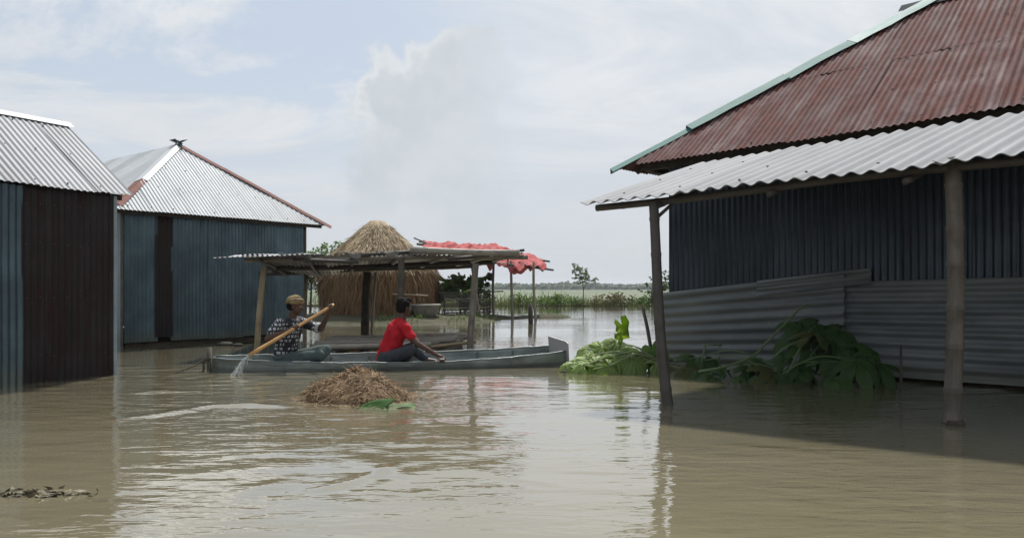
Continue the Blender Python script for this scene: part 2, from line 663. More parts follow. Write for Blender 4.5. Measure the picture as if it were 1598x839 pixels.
def M_water():
    m, k, bs = mat_new('flood_water')
    pos = k.new('ShaderNodeNewGeometry').outputs['Position']
    x, y, z = k.sep(pos)
    silt = k.noise(k.mapping(pos, (0.35, 0.6, 0)), 1.0, 5, 0.6, 0.6)
    silt2 = k.noise(k.mapping(pos, (0.06, 0.11, 0)), 1.0, 3, 0.5)
    col = k.mix(k.ramp(silt, 0.3, 0.7), (0.160, 0.141, 0.088), (0.192, 0.169, 0.110))
    col = k.mix(k.math('MULTIPLY', silt2, 0.5), col, (0.172, 0.153, 0.102))
    k.l.new(col, bs.inputs['Base Color'])
    bs.inputs['Roughness'].default_value = 0.03
    bs.inputs['IOR'].default_value = 1.40
    bs.inputs['Coat Weight'].default_value = 0.85
    bs.inputs['Coat Roughness'].default_value = 0.03
    bs.inputs['Coat IOR'].default_value = 1.40
    bs.inputs['Specular IOR Level'].default_value = 0.5
    # wind ripples: short crests lying across the view, stronger in gusty patches
    gust = k.ramp(k.noise(k.mapping(pos, (0.22, 0.38, 0), (0, 0, 0.2)), 1.0, 3, 0.5), 0.38, 0.66)
    r1 = k.noise(k.mapping(pos, (2.2, 6.5, 0), (0, 0, 0.12)), 1.0, 3, 0.5, 0.3)
    r2 = k.noise(k.mapping(pos, (7.0, 17.0, 0), (0, 0, -0.2)), 1.0, 2, 0.5, 0.2)
    h = k.math('ADD', k.math('MULTIPLY', r1, 0.016), k.math('MULTIPLY', r2, 0.0042))
    h = k.math('MULTIPLY', h, k.math('ADD', 0.22, k.math('MULTIPLY', gust, 0.78)))
    far = k.math('DIVIDE', 1.0, k.math('ADD', 1.0, k.math('MULTIPLY', k.math('MAXIMUM', k.math('SUBTRACT', y, 9.0), 0.0), 0.05)))
    h = k.math('MULTIPLY', h, far)
    bump(k, bs, h, 1.0, 1.0)
    k.l.new(bs.inputs['Normal'].links[0].from_socket, bs.inputs['Coat Normal'])
    return m


def M_haze(density):
    m = bpy.data.materials.new('haze_air')
    m.use_nodes = True
    k = NT(m.node_tree)
    k.n.clear()
    out = k.new('ShaderNodeOutputMaterial')
    pv = k.new('ShaderNodeVolumePrincipled')
    pv.inputs['Color'].default_value = (0.86, 0.91, 0.97, 1)
    pv.inputs['Density'].default_value = density
    pv.inputs['Anisotropy'].default_value = 0.2
    k.l.new(pv.outputs[0], out.inputs['Volume'])
    return m


ZINC = M_metal('zinc_roof', (0.20, 0.210, 0.224), (0.155, 0.165, 0.180), (0.16, 0.08, 0.05), 0.10, 0.6, 0.1, vary=0.16)
ZINC_BRIGHT = M_metal('zinc_roof_bright', (0.25, 0.27, 0.287), (0.19, 0.21, 0.227), (0.20, 0.11, 0.07), 0.08, 0.55, 0.1, vary=0.18)
ZINC_WHITE = M_metal('zinc_flashing', (0.46, 0.475, 0.485), (0.39, 0.405, 0.42), None, 0, 0.6, 0.0)
RUST_RED = M_metal('rusted_roof', (0.165, 0.120, 0.116), (0.060, 0.042, 0.042), (0.112, 0.038, 0.030), 0.52, 0.85, 0.0, vary=0.45, grow=0.10, spec=0.12)
RUST_STRIP = M_metal('rusted_flashing', (0.24, 0.17, 0.15), (0.17, 0.11, 0.10), (0.17, 0.062, 0.045), 0.85, 0.6, 0.1)
RUST_DARK = M_metal('dark_rusted_wall', (0.022, 0.017, 0.018), (0.007, 0.006, 0.007), (0.028, 0.012, 0.010), 0.40, 0.5, 0.1, vary=0.3, streak=0.9, spec=0.3)
BLUE_TIN = M_metal('blue_grey_wall', (0.092, 0.138, 0.158), (0.046, 0.075, 0.090), (0.075, 0.050, 0.040), 0.12, 0.34, 0.5, mud=0.30, vary=0.4)
BLUE_PALE = M_metal('pale_blue_wall', (0.22, 0.29, 0.31), (0.15, 0.21, 0.235), (0.10, 0.07, 0.05), 0.12, 0.5, 0.15, mud=0.4)
DARK_TIN = M_metal('dark_wall', (0.046, 0.058, 0.068), (0.022, 0.030, 0.038), (0.045, 0.034, 0.027), 0.12, 0.32, 0.6, vary=0.4)
GREY_TIN = M_metal('grey_sheet', (0.20, 0.212, 0.206), (0.10, 0.113, 0.114), (0.09, 0.075, 0.055), 0.15, 0.5, 0.2, mud=0.22, vary=0.2, streak=0.8)
CEMENT = M_metal('cement_roof', (0.285, 0.29, 0.298), (0.225, 0.23, 0.24), (0.18, 0.17, 0.15), 0.12, 0.85, 0.0, vary=0.14)
GREEN_CAP = M_metal('green_cap', (0.050, 0.175, 0.150), (0.036, 0.130, 0.115), None, 0, 0.75, 0.0, vary=0.2)
GREEN_PALE = M_metal('pale_green_cap', (0.19, 0.29, 0.275), (0.09, 0.20, 0.18), None, 0, 0.7, 0.0)
OLD_TIN = M_metal('old_shelter_tin', (0.16, 0.165, 0.17), (0.09, 0.092, 0.095), (0.085, 0.055, 0.04), 0.3, 0.6, 0.2, vary=0.5)
PALE_TIN = M_metal('pale_shelter_tin', (0.50, 0.50, 0.48), (0.38, 0.38, 0.37), (0.12, 0.08, 0.06), 0.12, 0.6, 0.1, vary=0.25)
HULL = M_metal('boat_tin', (0.25, 0.28, 0.27), (0.10, 0.125, 0.12), (0.10, 0.085, 0.06), 0.32, 0.36, 0.4, vary=0.0)
HULL_PLATE = M_metal('boat_end_plate', (0.46, 0.44, 0.42), (0.36, 0.345, 0.33), None, 0, 0.5, 0.2)
NAIL = M_plain('nail_steel', (0.05, 0.045, 0.04), (0.09, 0.08, 0.07), 30, 0.6)
BAMBOO_GREY = M_bamboo('weathered_bamboo', (0.23, 0.205, 0.165), (0.15, 0.13, 0.105), (0.075, 0.064, 0.052))
BAMBOO_PALE = M_bamboo('pale_grey_bamboo', (0.36, 0.33, 0.28), (0.24, 0.215, 0.18), (0.12, 0.105, 0.085))
BAMBOO_TAN = M_bamboo('tan_bamboo', (0.30, 0.24, 0.145), (0.20, 0.155, 0.09), (0.09, 0.065, 0.04))
BAMBOO_DARK = M_bamboo('dark_bamboo', (0.072, 0.060, 0.050), (0.042, 0.036, 0.031), (0.024, 0.020, 0.018))
BAMBOO_PADDLE = M_bamboo('paddle_bamboo', (0.50, 0.30, 0.12), (0.42, 0.22, 0.075), (0.20, 0.085, 0.03), 0.3, 0.45)
WOOD_DARK = M_plain('dark_wood', (0.035, 0.028, 0.022), (0.06, 0.048, 0.038), 9, 0.85, 0.004)
WOOD_GREY = M_plain('grey_wood', (0.12, 0.105, 0.085), (0.07, 0.06, 0.05), 9, 0.85, 0.004)
EARTH = M_plain('plinth_earth', (0.055, 0.045, 0.034), (0.085, 0.070, 0.050), 5, 0.95, 0.02)
WATER = M_water()
print('materials done')

# ------------------------------------------------------------------ water and land
def build_water():
    def axis(lo, hi, step, far, ratio):
        core = np.arange(lo, hi + step / 2, step)
        out, s, p = [], step, core[-1]
        while p < far[1]:
            s *= ratio; p += s; out.append(min(p, far[1]))
        back, s, p = [], step, core[0]
        while p > far[0]:
            s *= ratio; p -= s; back.append(max(p, far[0]))
        return np.concatenate([back[::-1], core, out])
    xs = axis(-5.2, 4.4, 0.026, (-1480, 1480), 1.12)
    ys = axis(2.9, 11.5, 0.024, (-900, 1480), 1.10)
    X, Y = np.meshgrid(xs, ys)
    h = np.zeros_like(X)
    r = np.random.default_rng(5)
    # calm and ruffled patches
    env = np.clip(0.5 + 0.55 * wnoise(X, Y, 21, 7, 0.3, 1.1), 0.08, 1.0)
    calm = np.exp(-(((X - 0.55) / 1.3) ** 2 + ((Y - 3.6) / 1.5) ** 2))
    env = env * (1 - 0.8 * calm)
    for i in range(34):
        lam = math.exp(r.uniform(math.log(0.13), math.log(0.75)))
        a = math.pi / 2 + r.normal() * 0.42
        kk = 2 * math.pi / lam
        slope = 0.0085 if lam < 0.3 else 0.0115
        ph = r.uniform(0, 6.28)
        loc = np.clip(0.5 + 0.7 * wnoise(X, Y, 100 + i, 4, 0.5, 1.8), 0, 1.2)
        h += slope / kk * np.sin(kk * (math.cos(a) * X + math.sin(a) * Y) + 0.8 * wnoise(X, Y, 300 + i, 4, 0.6, 1.6) + ph) * loc * env
    # rings spreading from the paddle
    tip = gp(376, 592)
    R = np.hypot(X - tip[0], Y - tip[1])
    h += 0.0045 * np.sin(2 * np.pi * R / 0.34) * np.exp(-R / 1.0) * np.clip(R / 0.2, 0, 1)

    def ridge(pts, amp, wid, seed):
        nonlocal h
        p = smooth_path([gp(*q)[:2] for q in pts], 10)
        D = np.full(X.shape, 9.0)
        near = (X > p[:, 0].min() - 1) & (X < p[:, 0].max() + 1) & (Y > p[:, 1].min() - 1) & (Y < p[:, 1].max() + 1)
        xs_, ys_ = X[near], Y[near]
        dd = np.full(xs_.shape, 9.0); sg = np.zeros(xs_.shape); al = np.zeros(xs_.shape)
        tot = len(p) - 1
        for i in range(tot):
            e = p[i + 1] - p[i]; L2 = e @ e
            t = np.clip(((xs_ - p[i][0]) * e[0] + (ys_ - p[i][1]) * e[1]) / L2, 0, 1)
            ex, ey = xs_ - p[i][0] - t * e[0], ys_ - p[i][1] - t * e[1]
            q = np.hypot(ex, ey)
            b = q < dd
            dd = np.where(b, q, dd); sg = np.where(b, np.sign(ex * e[1] - ey * e[0]), sg); al = np.where(b, (i + t) / tot, al)
        taper = np.clip(np.minimum(al, 1 - al) * 5, 0, 1)
        s = sg * dd + 0.3 * wid * wnoise(xs_, ys_, seed, 6, 3, 11)
        g = (np.exp(-(s / wid) ** 2) - 0.45 * np.exp(-((s - 1.9 * wid) / (1.3 * wid)) ** 2)) * taper
        h[near] += 0.6 * amp * g * np.clip(0.55 + 0.75 * wnoise(xs_, ys_, seed + 60, 8, 2.0, 7.0), 0, 1.5)
    ridge([(158, 657), (250, 645), (340, 632), (430, 633), (480, 634)], 0.022, 0.085, 41)
    ridge([(170, 615), (260, 610), (350, 612), (440, 622)], 0.010, 0.09, 42)
    ridge([(330, 790), (420, 752), (510, 722), (600, 700)], 0.013, 0.075, 43)
    ridge([(540, 700), (640, 748), (720, 770), (800, 778)], 0.011, 0.07, 44)
    ridge([(470, 772), (540, 752), (610, 728), (660, 716)], 0.008, 0.05, 45)
    ridge([(520, 690), (620, 684), (720, 700), (800, 704)], 0.008, 0.06, 46)
    ridge([(700, 720), (800, 745), (900, 760)], 0.006, 0.05, 47)
    ridge([(1080, 690), (1250, 705), (1420, 735)], 0.004, 0.09, 48)
    ridge([(1150, 770), (1300, 790), (1450, 800)], 0.004, 0.10, 49)
    ridge([(1000, 826), (1090, 834), (1180, 832)], 0.004, 0.06, 50)
    ridge([(20, 836), (90, 828), (150, 834)], 0.008, 0.04, 51)
    # waves only where the mesh is fine enough to carry them
    fx = np.clip(1 - np.maximum(np.abs(X + 0.4) - 4.7, 0) / 2.5, 0, 1)
    fy = np.clip(1 - np.maximum(Y - 11.3, 0) / 8.0, 0, 1) * np.clip((Y + 0.5) / 2.5, 0, 1)
    h *= fx * fy
    v = np.stack([X, Y, h], -1).reshape(-1, 3)
    o = obj('flood_water', v, grid_faces(*X.shape), WATER, None, base=(0, 0, 0))
    tag(o, 'muddy brown flood water covering the yard', 'water', kind='structure')


build_water()

GROUND = M_plain('mud_bank_soil', (0.075, 0.062, 0.040), (0.045, 0.052, 0.024), 1.6, 0.95, 0.03)
FIELD = M_plain('far_field', (0.095, 0.125, 0.068), (0.15, 0.165, 0.115), 0.03, 0.95, 0.0)
GRASS = M_leaf('grass_blades', (0.060, 0.105, 0.025), (0.115, 0.15, 0.045), (0.09, 0.13, 0.04), 0.3)
REED = M_leaf('reed_blades', (0.085, 0.12, 0.045), (0.20, 0.19, 0.11), (0.13, 0.15, 0.07), 0.25)
FAR_GREEN = M_plain('far_tree_green', (0.030, 0.050, 0.022), (0.055, 0.080, 0.032), 0.35, 0.9, 0.0)


def land(name, x0, x1, y0, y1, nx, ny, fz, mat, label, cat):
    X, Y = np.meshgrid(np.linspace(x0, x1, nx), np.linspace(y0, y1, ny))
    v = np.stack([X, Y, fz(X, Y)], -1).reshape(-1, 3)
    o = obj(name, v, grid_faces(ny, nx), mat, None)
    return tag(o, label, cat, kind='structure')


BUMPS = [(-4.5, 25.8, 3.2, 3.0, 0.36), (-2.4, 25.6, 2.0, 2.2, 0.28), (-0.7, 27.4, 1.5, 1.3, 0.19), (0.55, 28.2, 1.1, 0.9, 0.145),
         (1.45, 28.2, 0.75, 0.8, 0.24), (-6.6, 26.5, 2.0, 2.2, 0.2)]


def bank_z(X, Y):
    z = np.full(np.shape(X), -0.12)
    for cx, cy, rx, ry, a in BUMPS:
        z = np.maximum(z, -0.12 + a * np.clip(1.25 - ((X - cx) / rx) ** 2 - ((Y - cy) / ry) ** 2, 0, 1) ** 0.6)
    return z + 0.02 * wnoise(X, Y, 3, 10, 1.5, 6)


land('mud_bank', -10, 3.2, 22.0, 31, 130, 100, bank_z, GROUND, 'low muddy bank under the haystack', 'bank')
land('field', -1400, 1400, 46.5, 1470, 60, 60, lambda X, Y: 0.05 + 0.03 * wnoise(X, Y, 4, 5, 0.01, 0.03), FIELD, 'pale flooded field behind the reeds', 'field')


def far_trees():
    r = np.random.default_rng(9)
    xs = np.arange(-700, 701, 3.0)
    prof = 5.6 + 1.0 * wnoise(xs, xs * 0, 61, 9, 0.01, 0.12) + 0.7 * r.normal(size=len(xs)) * 0.6
    prof += 3.4 * np.exp(-((xs - 155) / 20) ** 2)
    rows = []
    for f, dy in ((0.0, -9), (0.55, -8), (0.88, -4), (1.0, 0), (0.85, 5), (0.0, 9)):
        rows.append(np.stack([xs + r.normal(size=len(xs)) * 0.8, 640 + dy + r.normal(size=len(xs)) * 1.6,
                              np.maximum(prof * f * (1 + 0.10 * r.normal(size=len(xs))), 0) + 0.02 * (f == 0)], -1))
    P = np.array(rows)
    v = P.reshape(-1, 3)
    f = grid_faces(len(rows), len(xs))
    n = 9000
    c = np.stack([r.uniform(-700, 700, n), r.normal(637, 4, n), np.zeros(n)], -1)
    c[:, 2] = np.interp(c[:, 0], xs, prof) * r.uniform(0.45, 1.08, n)
    lv, lf = leaves_mesh(c, 1.7, r, 1.3)
    f3 = np.concatenate([f[:, [0, 1, 2]], f[:, [0, 2, 3]], lf + len(v)])
    o = obj('far_trees', np.concatenate([v, lv]), f3, FAR_GREEN, None, smooth=False)
    tag(o, 'low dark line of trees along the far horizon', 'trees', kind='stuff')


far_trees()


# ------------------------------------------------------------------ tin house on the left edge
def house_left():
    u = V3(0.4935, 0.8697, 0); n = V3(0.8697, -0.4935, 0)
    C = V3(-4.85, 9.39, 0)                               # right front corner at the water
    h = thing('tin_house', C - u * 1.8 - n * 1.3, 'blue tin house with dark rusty wall panel and plain gable roof at the left edge', 'house')
    Z = V3(0, 0, 1)
    fr = plane(C, -u, Z)                                  # U runs back towards the viewer along the front
    top = 2.17
    edges = [(0.0, 0.78, RUST_DARK, 0.003), (0.74, 1.07, RUST_DARK, 0.006), (1.05, 1.82, BLUE_TIN, 0.011), (1.80, 2.6, BLUE_TIN, 0.003), (2.58, 3.5, BLUE_TIN, 0.008)]
    for a, b, m, off in edges:
        corr('wall_sheet', fr, n, a, b, -0.5, top + random.uniform(-0.02, 0.02), m, h, off=off, rows=6, amp=0.013, wob=0.006)
    gb = plane(C, -n, Z)
    w = 2.72

    def gable(s):
        return top + 1.0 * (1 - np.abs(s - w / 2) / (w / 2))
    for i in range(4):
        a = i * w / 4
        corr('wall_sheet', gb, u, a, a + w / 4 + 0.03, -0.5, gable, BLUE_PALE if i == 0 else BLUE_TIN, h, off=0.002 + 0.003 * (i % 2), rows=4)
    bk = plane(C - n * w, -u, Z)
    for i in range(4):
        corr('wall_sheet', bk, -n, i * 0.875, i * 0.875 + 0.9, -0.5, top, BLUE_TIN, h, off=0.003 * (i % 2))
    for i in range(4):
        a = i * w / 4
        corr('wall_sheet', plane(C - u * 3.5, -n, Z), -u, a, a + w / 4 + 0.03, -0.5, gable, BLUE_TIN, h, off=0.003 * (i % 2))
    nails(h, C, -u, Z, n, [(a, z_ + random.uniform(-.02, .02)) for a in np.arange(0.10, 3.4, 0.152) for z_ in (0.30, 0.95, 1.55, 2.0) if random.random() < 0.8], NAIL, 0.007)
    beam('corner_post', C + u * 0.022 + n * 0.018 + Z * -0.5, C + u * 0.022 + n * 0.018 + Z * top, 0.022, 0.04, M_plain('corner_flashing', (0.28, 0.32, 0.34), (0.20, 0.24, 0.26), 4, 0.5), h, up=u)
    E1 = C + u * 0.20 + n * 0.10 + Z * 2.19
    E0 = E1 - u * 3.95
    T1 = E1 - n * 1.42 + Z * 1.045
    T0 = E0 - n * 1.42 + Z * 1.045
    uu, vv, nn, H = roof_face(h, E0, E1, T0, T1, ZINC, 0.70, rows=5, jit=0.008, amp=0.0075)
    F1 = E1 - n * 2.84; F0 = E0 - n * 2.84
    roof_face(h, F0, F1, T0, T1, ZINC, 0.70)
    nails(h, E0, uu, vv, nn, [(a + random.uniform(-.02, .02), b + random.uniform(-.02, .02)) for a in np.arange(0.15, 3.9, 0.38) for b in (0.12, 0.85, 1.55)], NAIL, 0.011)
    secs = []
    for t in np.linspace(0, 1, 6):
        p = T0 + (T1 - T0) * t + uu * (0.05 if t == 1 else 0) + Z * (0.012 + random.uniform(-.004, .004))
        secs.append([p + n * 0.12 - Z * 0.075, p + n * 0.03 - Z * 0.004, p - n * 0.03 - Z * 0.004, p - n * 0.12 - Z * 0.075])
    strip('ridge_cap', secs, ZINC_WHITE, h)
    beam('eave_beam', E0 - n * 0.16 - Z * 0.02, E1 - n * 0.16 - Z * 0.02 - u * 0.05, 0.05, 0.07, WOOD_DARK, h)
    return h


house_left()


# ------------------------------------------------------------------ tin house with pyramid roof
def house_mid():
    u = unit(V3(2.39, 3.10, 0)); n = V3(u[1], -u[0], 0)
    BL = V3(-6.93, 13.8, 0); BR = BL + u * 3.91
    Z = V3(0, 0, 1)
    D = 6.2
    h = thing('tin_house', (BL + BR) / 2 - n * D / 2, 'blue grey tin house with bright hipped roof behind the left house', 'house')
    top = 2.46
    bot = 0.075
    fr = plane(BL, u, Z)
    for a, b, m, off, dz in ((0.0, 0.62, BLUE_TIN, 0.003, 0), (0.575, 0.905, RUST_DARK, 0.012, 0.075), (0.88, 1.66, BLUE_TIN, 0.003, 0.0), (1.64, 2.42, BLUE_TIN, 0.007, -0.01),
                             (2.40, 3.18, BLUE_TIN, 0.003, 0.012), (3.16, 3.91, BLUE_TIN, 0.007, -0.008)):
        corr('wall_sheet', fr, n, a, b, bot + dz, top, m, h, off=off, rows=6, amp=0.0135, wob=0.006)
    nails(h, BL, u, Z, n, [(a + random.uniform(-.01, .01), z_ + random.uniform(-.02, .02)) for a in np.arange(0.08, 3.9, 0.228) for z_ in (0.25, 0.85, 1.45, 2.1) if random.random() < 0.85], NAIL, 0.009)
    lf = plane(BL, -n, Z)
    for i in range(8):
        a = i * D / 8
        corr('wall_sheet', lf, -u, a, a + D / 8 + 0.03, bot - 0.12, top, BLUE_PALE, h, off=0.003 * (i % 2), rows=3)
    rf = plane(BR, -n, Z)
    for i in range(8):
        a = i * D / 8
        corr('wall_sheet', rf, u, a, a + D / 8 + 0.03, bot, top, BLUE_TIN, h, off=0.003 * (i % 2), rows=2)
    bk = plane(BL - n * D, u, Z)
    for i in range(5):
        corr('wall_sheet', bk, -n, i * 0.782, i * 0.782 + 0.8, bot, top, BLUE_TIN, h, off=0.003 * (i % 2), rows=2)
    beam('corner_post', BL + V3(-0.02, -0.028, -0.4), BL + V3(-0.02, -0.028, top), 0.035, 0.035, WOOD_GREY, h, up=u)
    beam('corner_post', BR + u * 0.02 + n * 0.01 - Z * 0.4, BR + u * 0.02 + n * 0.01 + Z * top, 0.045, 0.045, WOOD_GREY, h, up=u)
    c = (BL + BR) / 2 - n * D / 2
    v, f = box_mesh(c - Z * 0.25, u * (3.91 / 2 - 0.06), n * (D / 2 - 0.06), Z * 0.30)
    obj('plinth', v, f, EARTH, h, smooth=False)
    FL = BL - u * 0.30 + n * 0.25 + Z * 2.44; FR = BR + u * 0.46 + n * 0.25 + Z * 2.44
    KL = BL - u * 0.30 - n * (D + 0.25) + Z * 2.44; KR = BR + u * 0.46 - n * (D + 0.25) + Z * 2.44
    A = V3(-7.07, 16.39, 4.10); R = V3(-9.35, 18.15, 4.0)
    uu, vv, nn, H = roof_face(h, FL, FR, A, A, ZINC_BRIGHT, 0.72, rows=5, amp=0.0075)
    roof_face(h, FL, KL, A, R, ZINC_WHITE, 0.72, rows=3, amp=0.0075)  # whiter sheets here: this slope lies in shade and is brightened by colour
    roof_face(h, KL, KR, R, R, ZINC, 0.72, rows=2)
    roof_face(h, FR, KR, A, R, ZINC, 0.72, rows=2)
    spots = []
    for a in np.arange(0.3, 4.5, 0.42):
        for b in np.arange(0.12, 2.6, 0.7):
            hh = H * min(a / ((A - FL) @ uu), (np.linalg.norm(FR - FL) - a) / (np.linalg.norm(FR - FL) - (A - FL) @ uu))
            if b < hh - 0.2:
                spots.append((a, b))
    nails(h, FL, uu, vv, nn, spots, NAIL, 0.012)

    def hip(P0, P1, s, e, m, wa, wb, da, db, name='hip_cap', lift=0.022):
        secs = []
        for t in np.linspace(s, e, 5):
            p = P0 + (P1 - P0) * t + Z * (lift + random.uniform(-.004, .004))
            secs.append([p + da * wa, p, p + db * wb])
        strip(name, secs, m, h)
    line = unit(A - FL)
    dfront = unit(u - (u @ line) * line); dleft = unit(-n - ((-n) @ line) * line)
    dfront = unit(dfront - Z * 0.0); 
    hip(FL, A, 0.40, 0.97, ZINC_WHITE, 0.13, 0.20, dfront * 0.8, dleft * 0.9)
    hip(FL, A, 0.05, 0.41, RUST_STRIP, 0.12, 0.22, dfront * 0.8, dleft * 0.9, lift=0.014)
    line = unit(A - FR)
    da = unit(-u - ((-u) @ line) * line); db = unit(-n - ((-n) @ line) * line)
    hip(FR, A, -0.025, 0.36, RUST_STRIP, 0.12, 0.14, da, db, lift=0.03)
    hip(FR, A, 0.35, 0.70, RUST_STRIP, 0.115, 0.14, da, db, lift=0.036)
    hip(FR, A, 0.69, 0.98, RUST_STRIP, 0.12, 0.14, da, db, lift=0.03)
    line = unit(R - A)
    secs = [[A + (R - A) * t + n_ for n_ in (-u * 0.14 - Z * 0.10, Z * 0.02, u * 0.14 - Z * 0.10)] for t in np.linspace(0, 1, 4)]
    strip('ridge_cap', secs, ZINC, h)
    # crumpled finial of bent green tin over the apex
    CAPM = M_metal('finial_tin', (0.045, 0.085, 0.085), (0.03, 0.055, 0.06), None, 0, 0.5, 0.2)
    pts = [A + V3(0.17 * math.cos(a), 0.17 * math.sin(a), -0.13 + 0.03 * math.sin(3 * a)) for a in np.linspace(0, 2 * np.pi, 9)[:-1]]
    obj('finial', np.array(pts + [A + V3(0.0, 0, 0.10)]), [(i, (i + 1) % 8, 8) for i in range(8)], CAPM, h, smooth=False)
    for q in ([(-0.26, 0.0, 0.12), (-0.06, -0.08, 0.145), (0.04, -0.02, 0.06), (-0.08, 0.08, 0.05)],
              [(0.0, -0.06, 0.05), (0.12, -0.06, 0.10), (0.25, 0.02, 0.14), (0.06, 0.08, 0.07)],
              [(-0.05, -0.1, 0.03), (0.1, -0.12, -0.05), (0.12, 0.02, 0.02), (0.0, 0.04, 0.10)]):
        solid(obj('finial_flap', np.array([A + V3(*p) * 0.75 for p in q]), [(0, 1, 2, 3)], CAPM, h, smooth=False), 0.008)
    beam('eave_beam', FL - n * 0.12 + u * 0.1 - Z * 0.03, FR - n * 0.12 - u * 0.1 - Z * 0.03, 0.05, 0.06, WOOD_DARK, h)
    return h


house_mid()


# ------------------------------------------------------------------ big house on the right with its porch
def house_right():
    d = unit(V3(1.299, -1.207, 0)); b = V3(-d[1], d[0], 0)      # d along the front to the right, b to the back
    Z = V3(0, 0, 1)
    W0 = V3(2.247, 11.03, 0)
    Lw, D = 10.6, 5.9
    h = thing('porch_house', W0 + d * Lw / 2 + b * D / 2, 'large dark tin house with rusty red roof and grey porch roof on the right', 'house')
    fr = plane(W0, d, Z)
    s = 0.0; i = 0
    while s < Lw - 0.01:
        e = min(s + 0.76, Lw)
        corr('wall_sheet', fr, -b, s, min(e + 0.03, Lw), 0.84 + 0.02 * (i % 2), 2.86, DARK_TIN, h, pitch=0.082, amp=0.017, off=0.004 * (i % 2), rows=4)
        s = e; i += 1
    for (O, uu, nn, L) in ((W0, b, -d, D), (W0 + d * Lw, b, d, D), (W0 + b * D, d, b, Lw)):
        k = int(round(L / 0.8))
        for i in range(k):
            corr('wall_sheet', plane(O, uu, Z), nn, i * L / k, (i + 1) * L / k + 0.02, -0.4, 2.86, DARK_TIN, h, off=0.004 * (i % 2), rows=2, per=5)
    v, f = box_mesh(W0 + d * Lw / 2 + b * (D / 2 + 0.05) - Z * 0.2, d * (Lw / 2 - 0.05), b * (D / 2 - 0.1), Z * 0.25)
    obj('plinth', v, f, EARTH, h, smooth=False)
    # lower wall: loose sheets nailed on sideways, waves running level
    def side_sheet(t0, t1, bot0, bot1, top0, top1, off, mat, curl=0.0, pitch=0.125, amp=0.014):
        def fp(U, Wd):
            t = t0 + (t1 - t0) * Wd
            lo = bot0 + (bot1 - bot0) * Wd; hi = top0 + (top1 - top0) * Wd
            q = W0 + t[..., None] * d - b * (off + curl * (1 - Wd) ** 6 + 0.010 * np.sin(2.6 * t + off * 90))[..., None]
            return q + Z * (lo + (hi - lo) * U / 1.0)[..., None]
        o = corr('side_sheet', fp, -b, 0.0, 1.0, 0.0, 1.0, mat, h, pitch=pitch / max(top0 - bot0, 0.3), amp=amp, rows=22, per=7, wob=0.016)
        return o
    side_sheet(-0.10, 2.46, -0.06, 0.02, 0.985, 1.25, 0.074, GREY_TIN, 0.03)
    side_sheet(1.35, 2.76, 0.96, 1.11, 1.15, 1.295, 0.088, GREY_TIN)
    side_sheet(2.38, 4.9, 0.035, 0.03, 1.13, 1.185, 0.058, GREY_TIN)
    side_sheet(4.8, 7.4, 0.03, 0.03, 1.17, 1.2, 0.070, GREY_TIN)
    side_sheet(7.3, 10.4, 0.03, 0.03, 1.17, 1.2, 0.058, GREY_TIN)
    # main roof
    CL = V3(1.518, 11.24, 2.80)
    A = CL + 3.28 * (d + b) + Z * 2.46
    CR = CL + d * 12.0 + Z * 0.27; A2 = CR + 3.28 * (b - d) + Z * 2.46
    KL = CL + b * 6.56; KR = CR + b * 6.56
    uu, vv, nn, H = roof_face(h, CL, CR, A, A2, RUST_RED, 0.74, start=0.30, rows=6, amp=0.010, pitch=0.084, jit=0.03, vmax=2.12)
    roof_face(h, CL, CR, A, A2, RUST_RED, 0.74, start=1.6, rows=5, amp=0.010, pitch=0.084, jit=0.015, vmin=2.02, lift=0.004)
    roof_face(h, CL, KL, A, A, RUST_RED, 0.8, rows=2, per=5)
    roof_face(h, KL, KR, A, A2, RUST_RED, 0.9, rows=2, per=4)
    roof_face(h, CR, KR, A2, A2, RUST_RED, 0.9, rows=2, per=4)
    nails(h, CL, uu, vv, nn, [(x + random.uniform(-.03, .03), y + random.uniform(-.03, .03)) for x in np.arange(1.0, 9.0, 0.5) for y in (0.12, 1.0, 1.9, 2.8) if y < 0.75 * x - 0.3], NAIL, 0.014)
    line = unit(A - CL)
    da = unit(d - (d @ line) * line)
    db = unit(b - (b @ line) * line)

    def hip(s, e, m, wa, wb, lift, sag=0.0):
        secs = []
        for t in np.linspace(s, e, 6):
            p = CL + (A - CL) * t + Z * (lift + sag * math.sin((t - s) / (e - s) * math.pi) + random.uniform(-.003, .003))
            secs.append([p + da * wa * (0.9 + 0.2 * random.random()) - Z * 0.015, p, p + db * wb])
        strip('hip_cap', secs, m, h)
    hip(-0.02, 0.24, GREEN_CAP, 0.12, 0.16, 0.035)
    hip(0.22, 0.53, GREEN_CAP, 0.21, 0.16, 0.085)
    hip(0.52, 0.80, GREEN_CAP, 0.21, 0.16, 0.065, 0.02)
    hip(0.735, 1.0, GREEN_PALE, 0.22, 0.16, 0.085)
    secs = [[A - d * 0.38 + d * t * 6.2 + o_ for o_ in (-b * 0.16 - Z * 0.06, Z * 0.075, b * 0.16 - Z * 0.06)] for t in np.linspace(0, 1, 6)]
    secs[0] = [q - Z * 0.02 for q in secs[0]]
    strip('ridge_cap', secs, M_plain('weathered_ridge', (0.055, 0.062, 0.066), (0.035, 0.04, 0.044), 5, 0.9, 0.0, spec=0.1), h)
    beam('eave_beam', CL + d * 0.3 + b * 0.30 - Z * 0.0, CR - d * 0.3 + b * 0.30 - Z * 0.0, 0.06, 0.09, WOOD_DARK, h)
    beam('eave_beam', CL + d * 0.30 + b * 0.3, KL + d * 0.30 - b * 0.3, 0.06, 0.09, WOOD_DARK, h)
    for t in np.arange(0.5, 6.2, 0.7):
        beam('rafter', CL + b * t + d * 0.02 + Z * -0.02, CL + b * t + d * min(t, 6.5 - t) * 0.9 + Z * (-0.04 + 0.75 * min(t, 6.5 - t) * 0.9), 0.05, 0.06, WOOD_DARK, h)
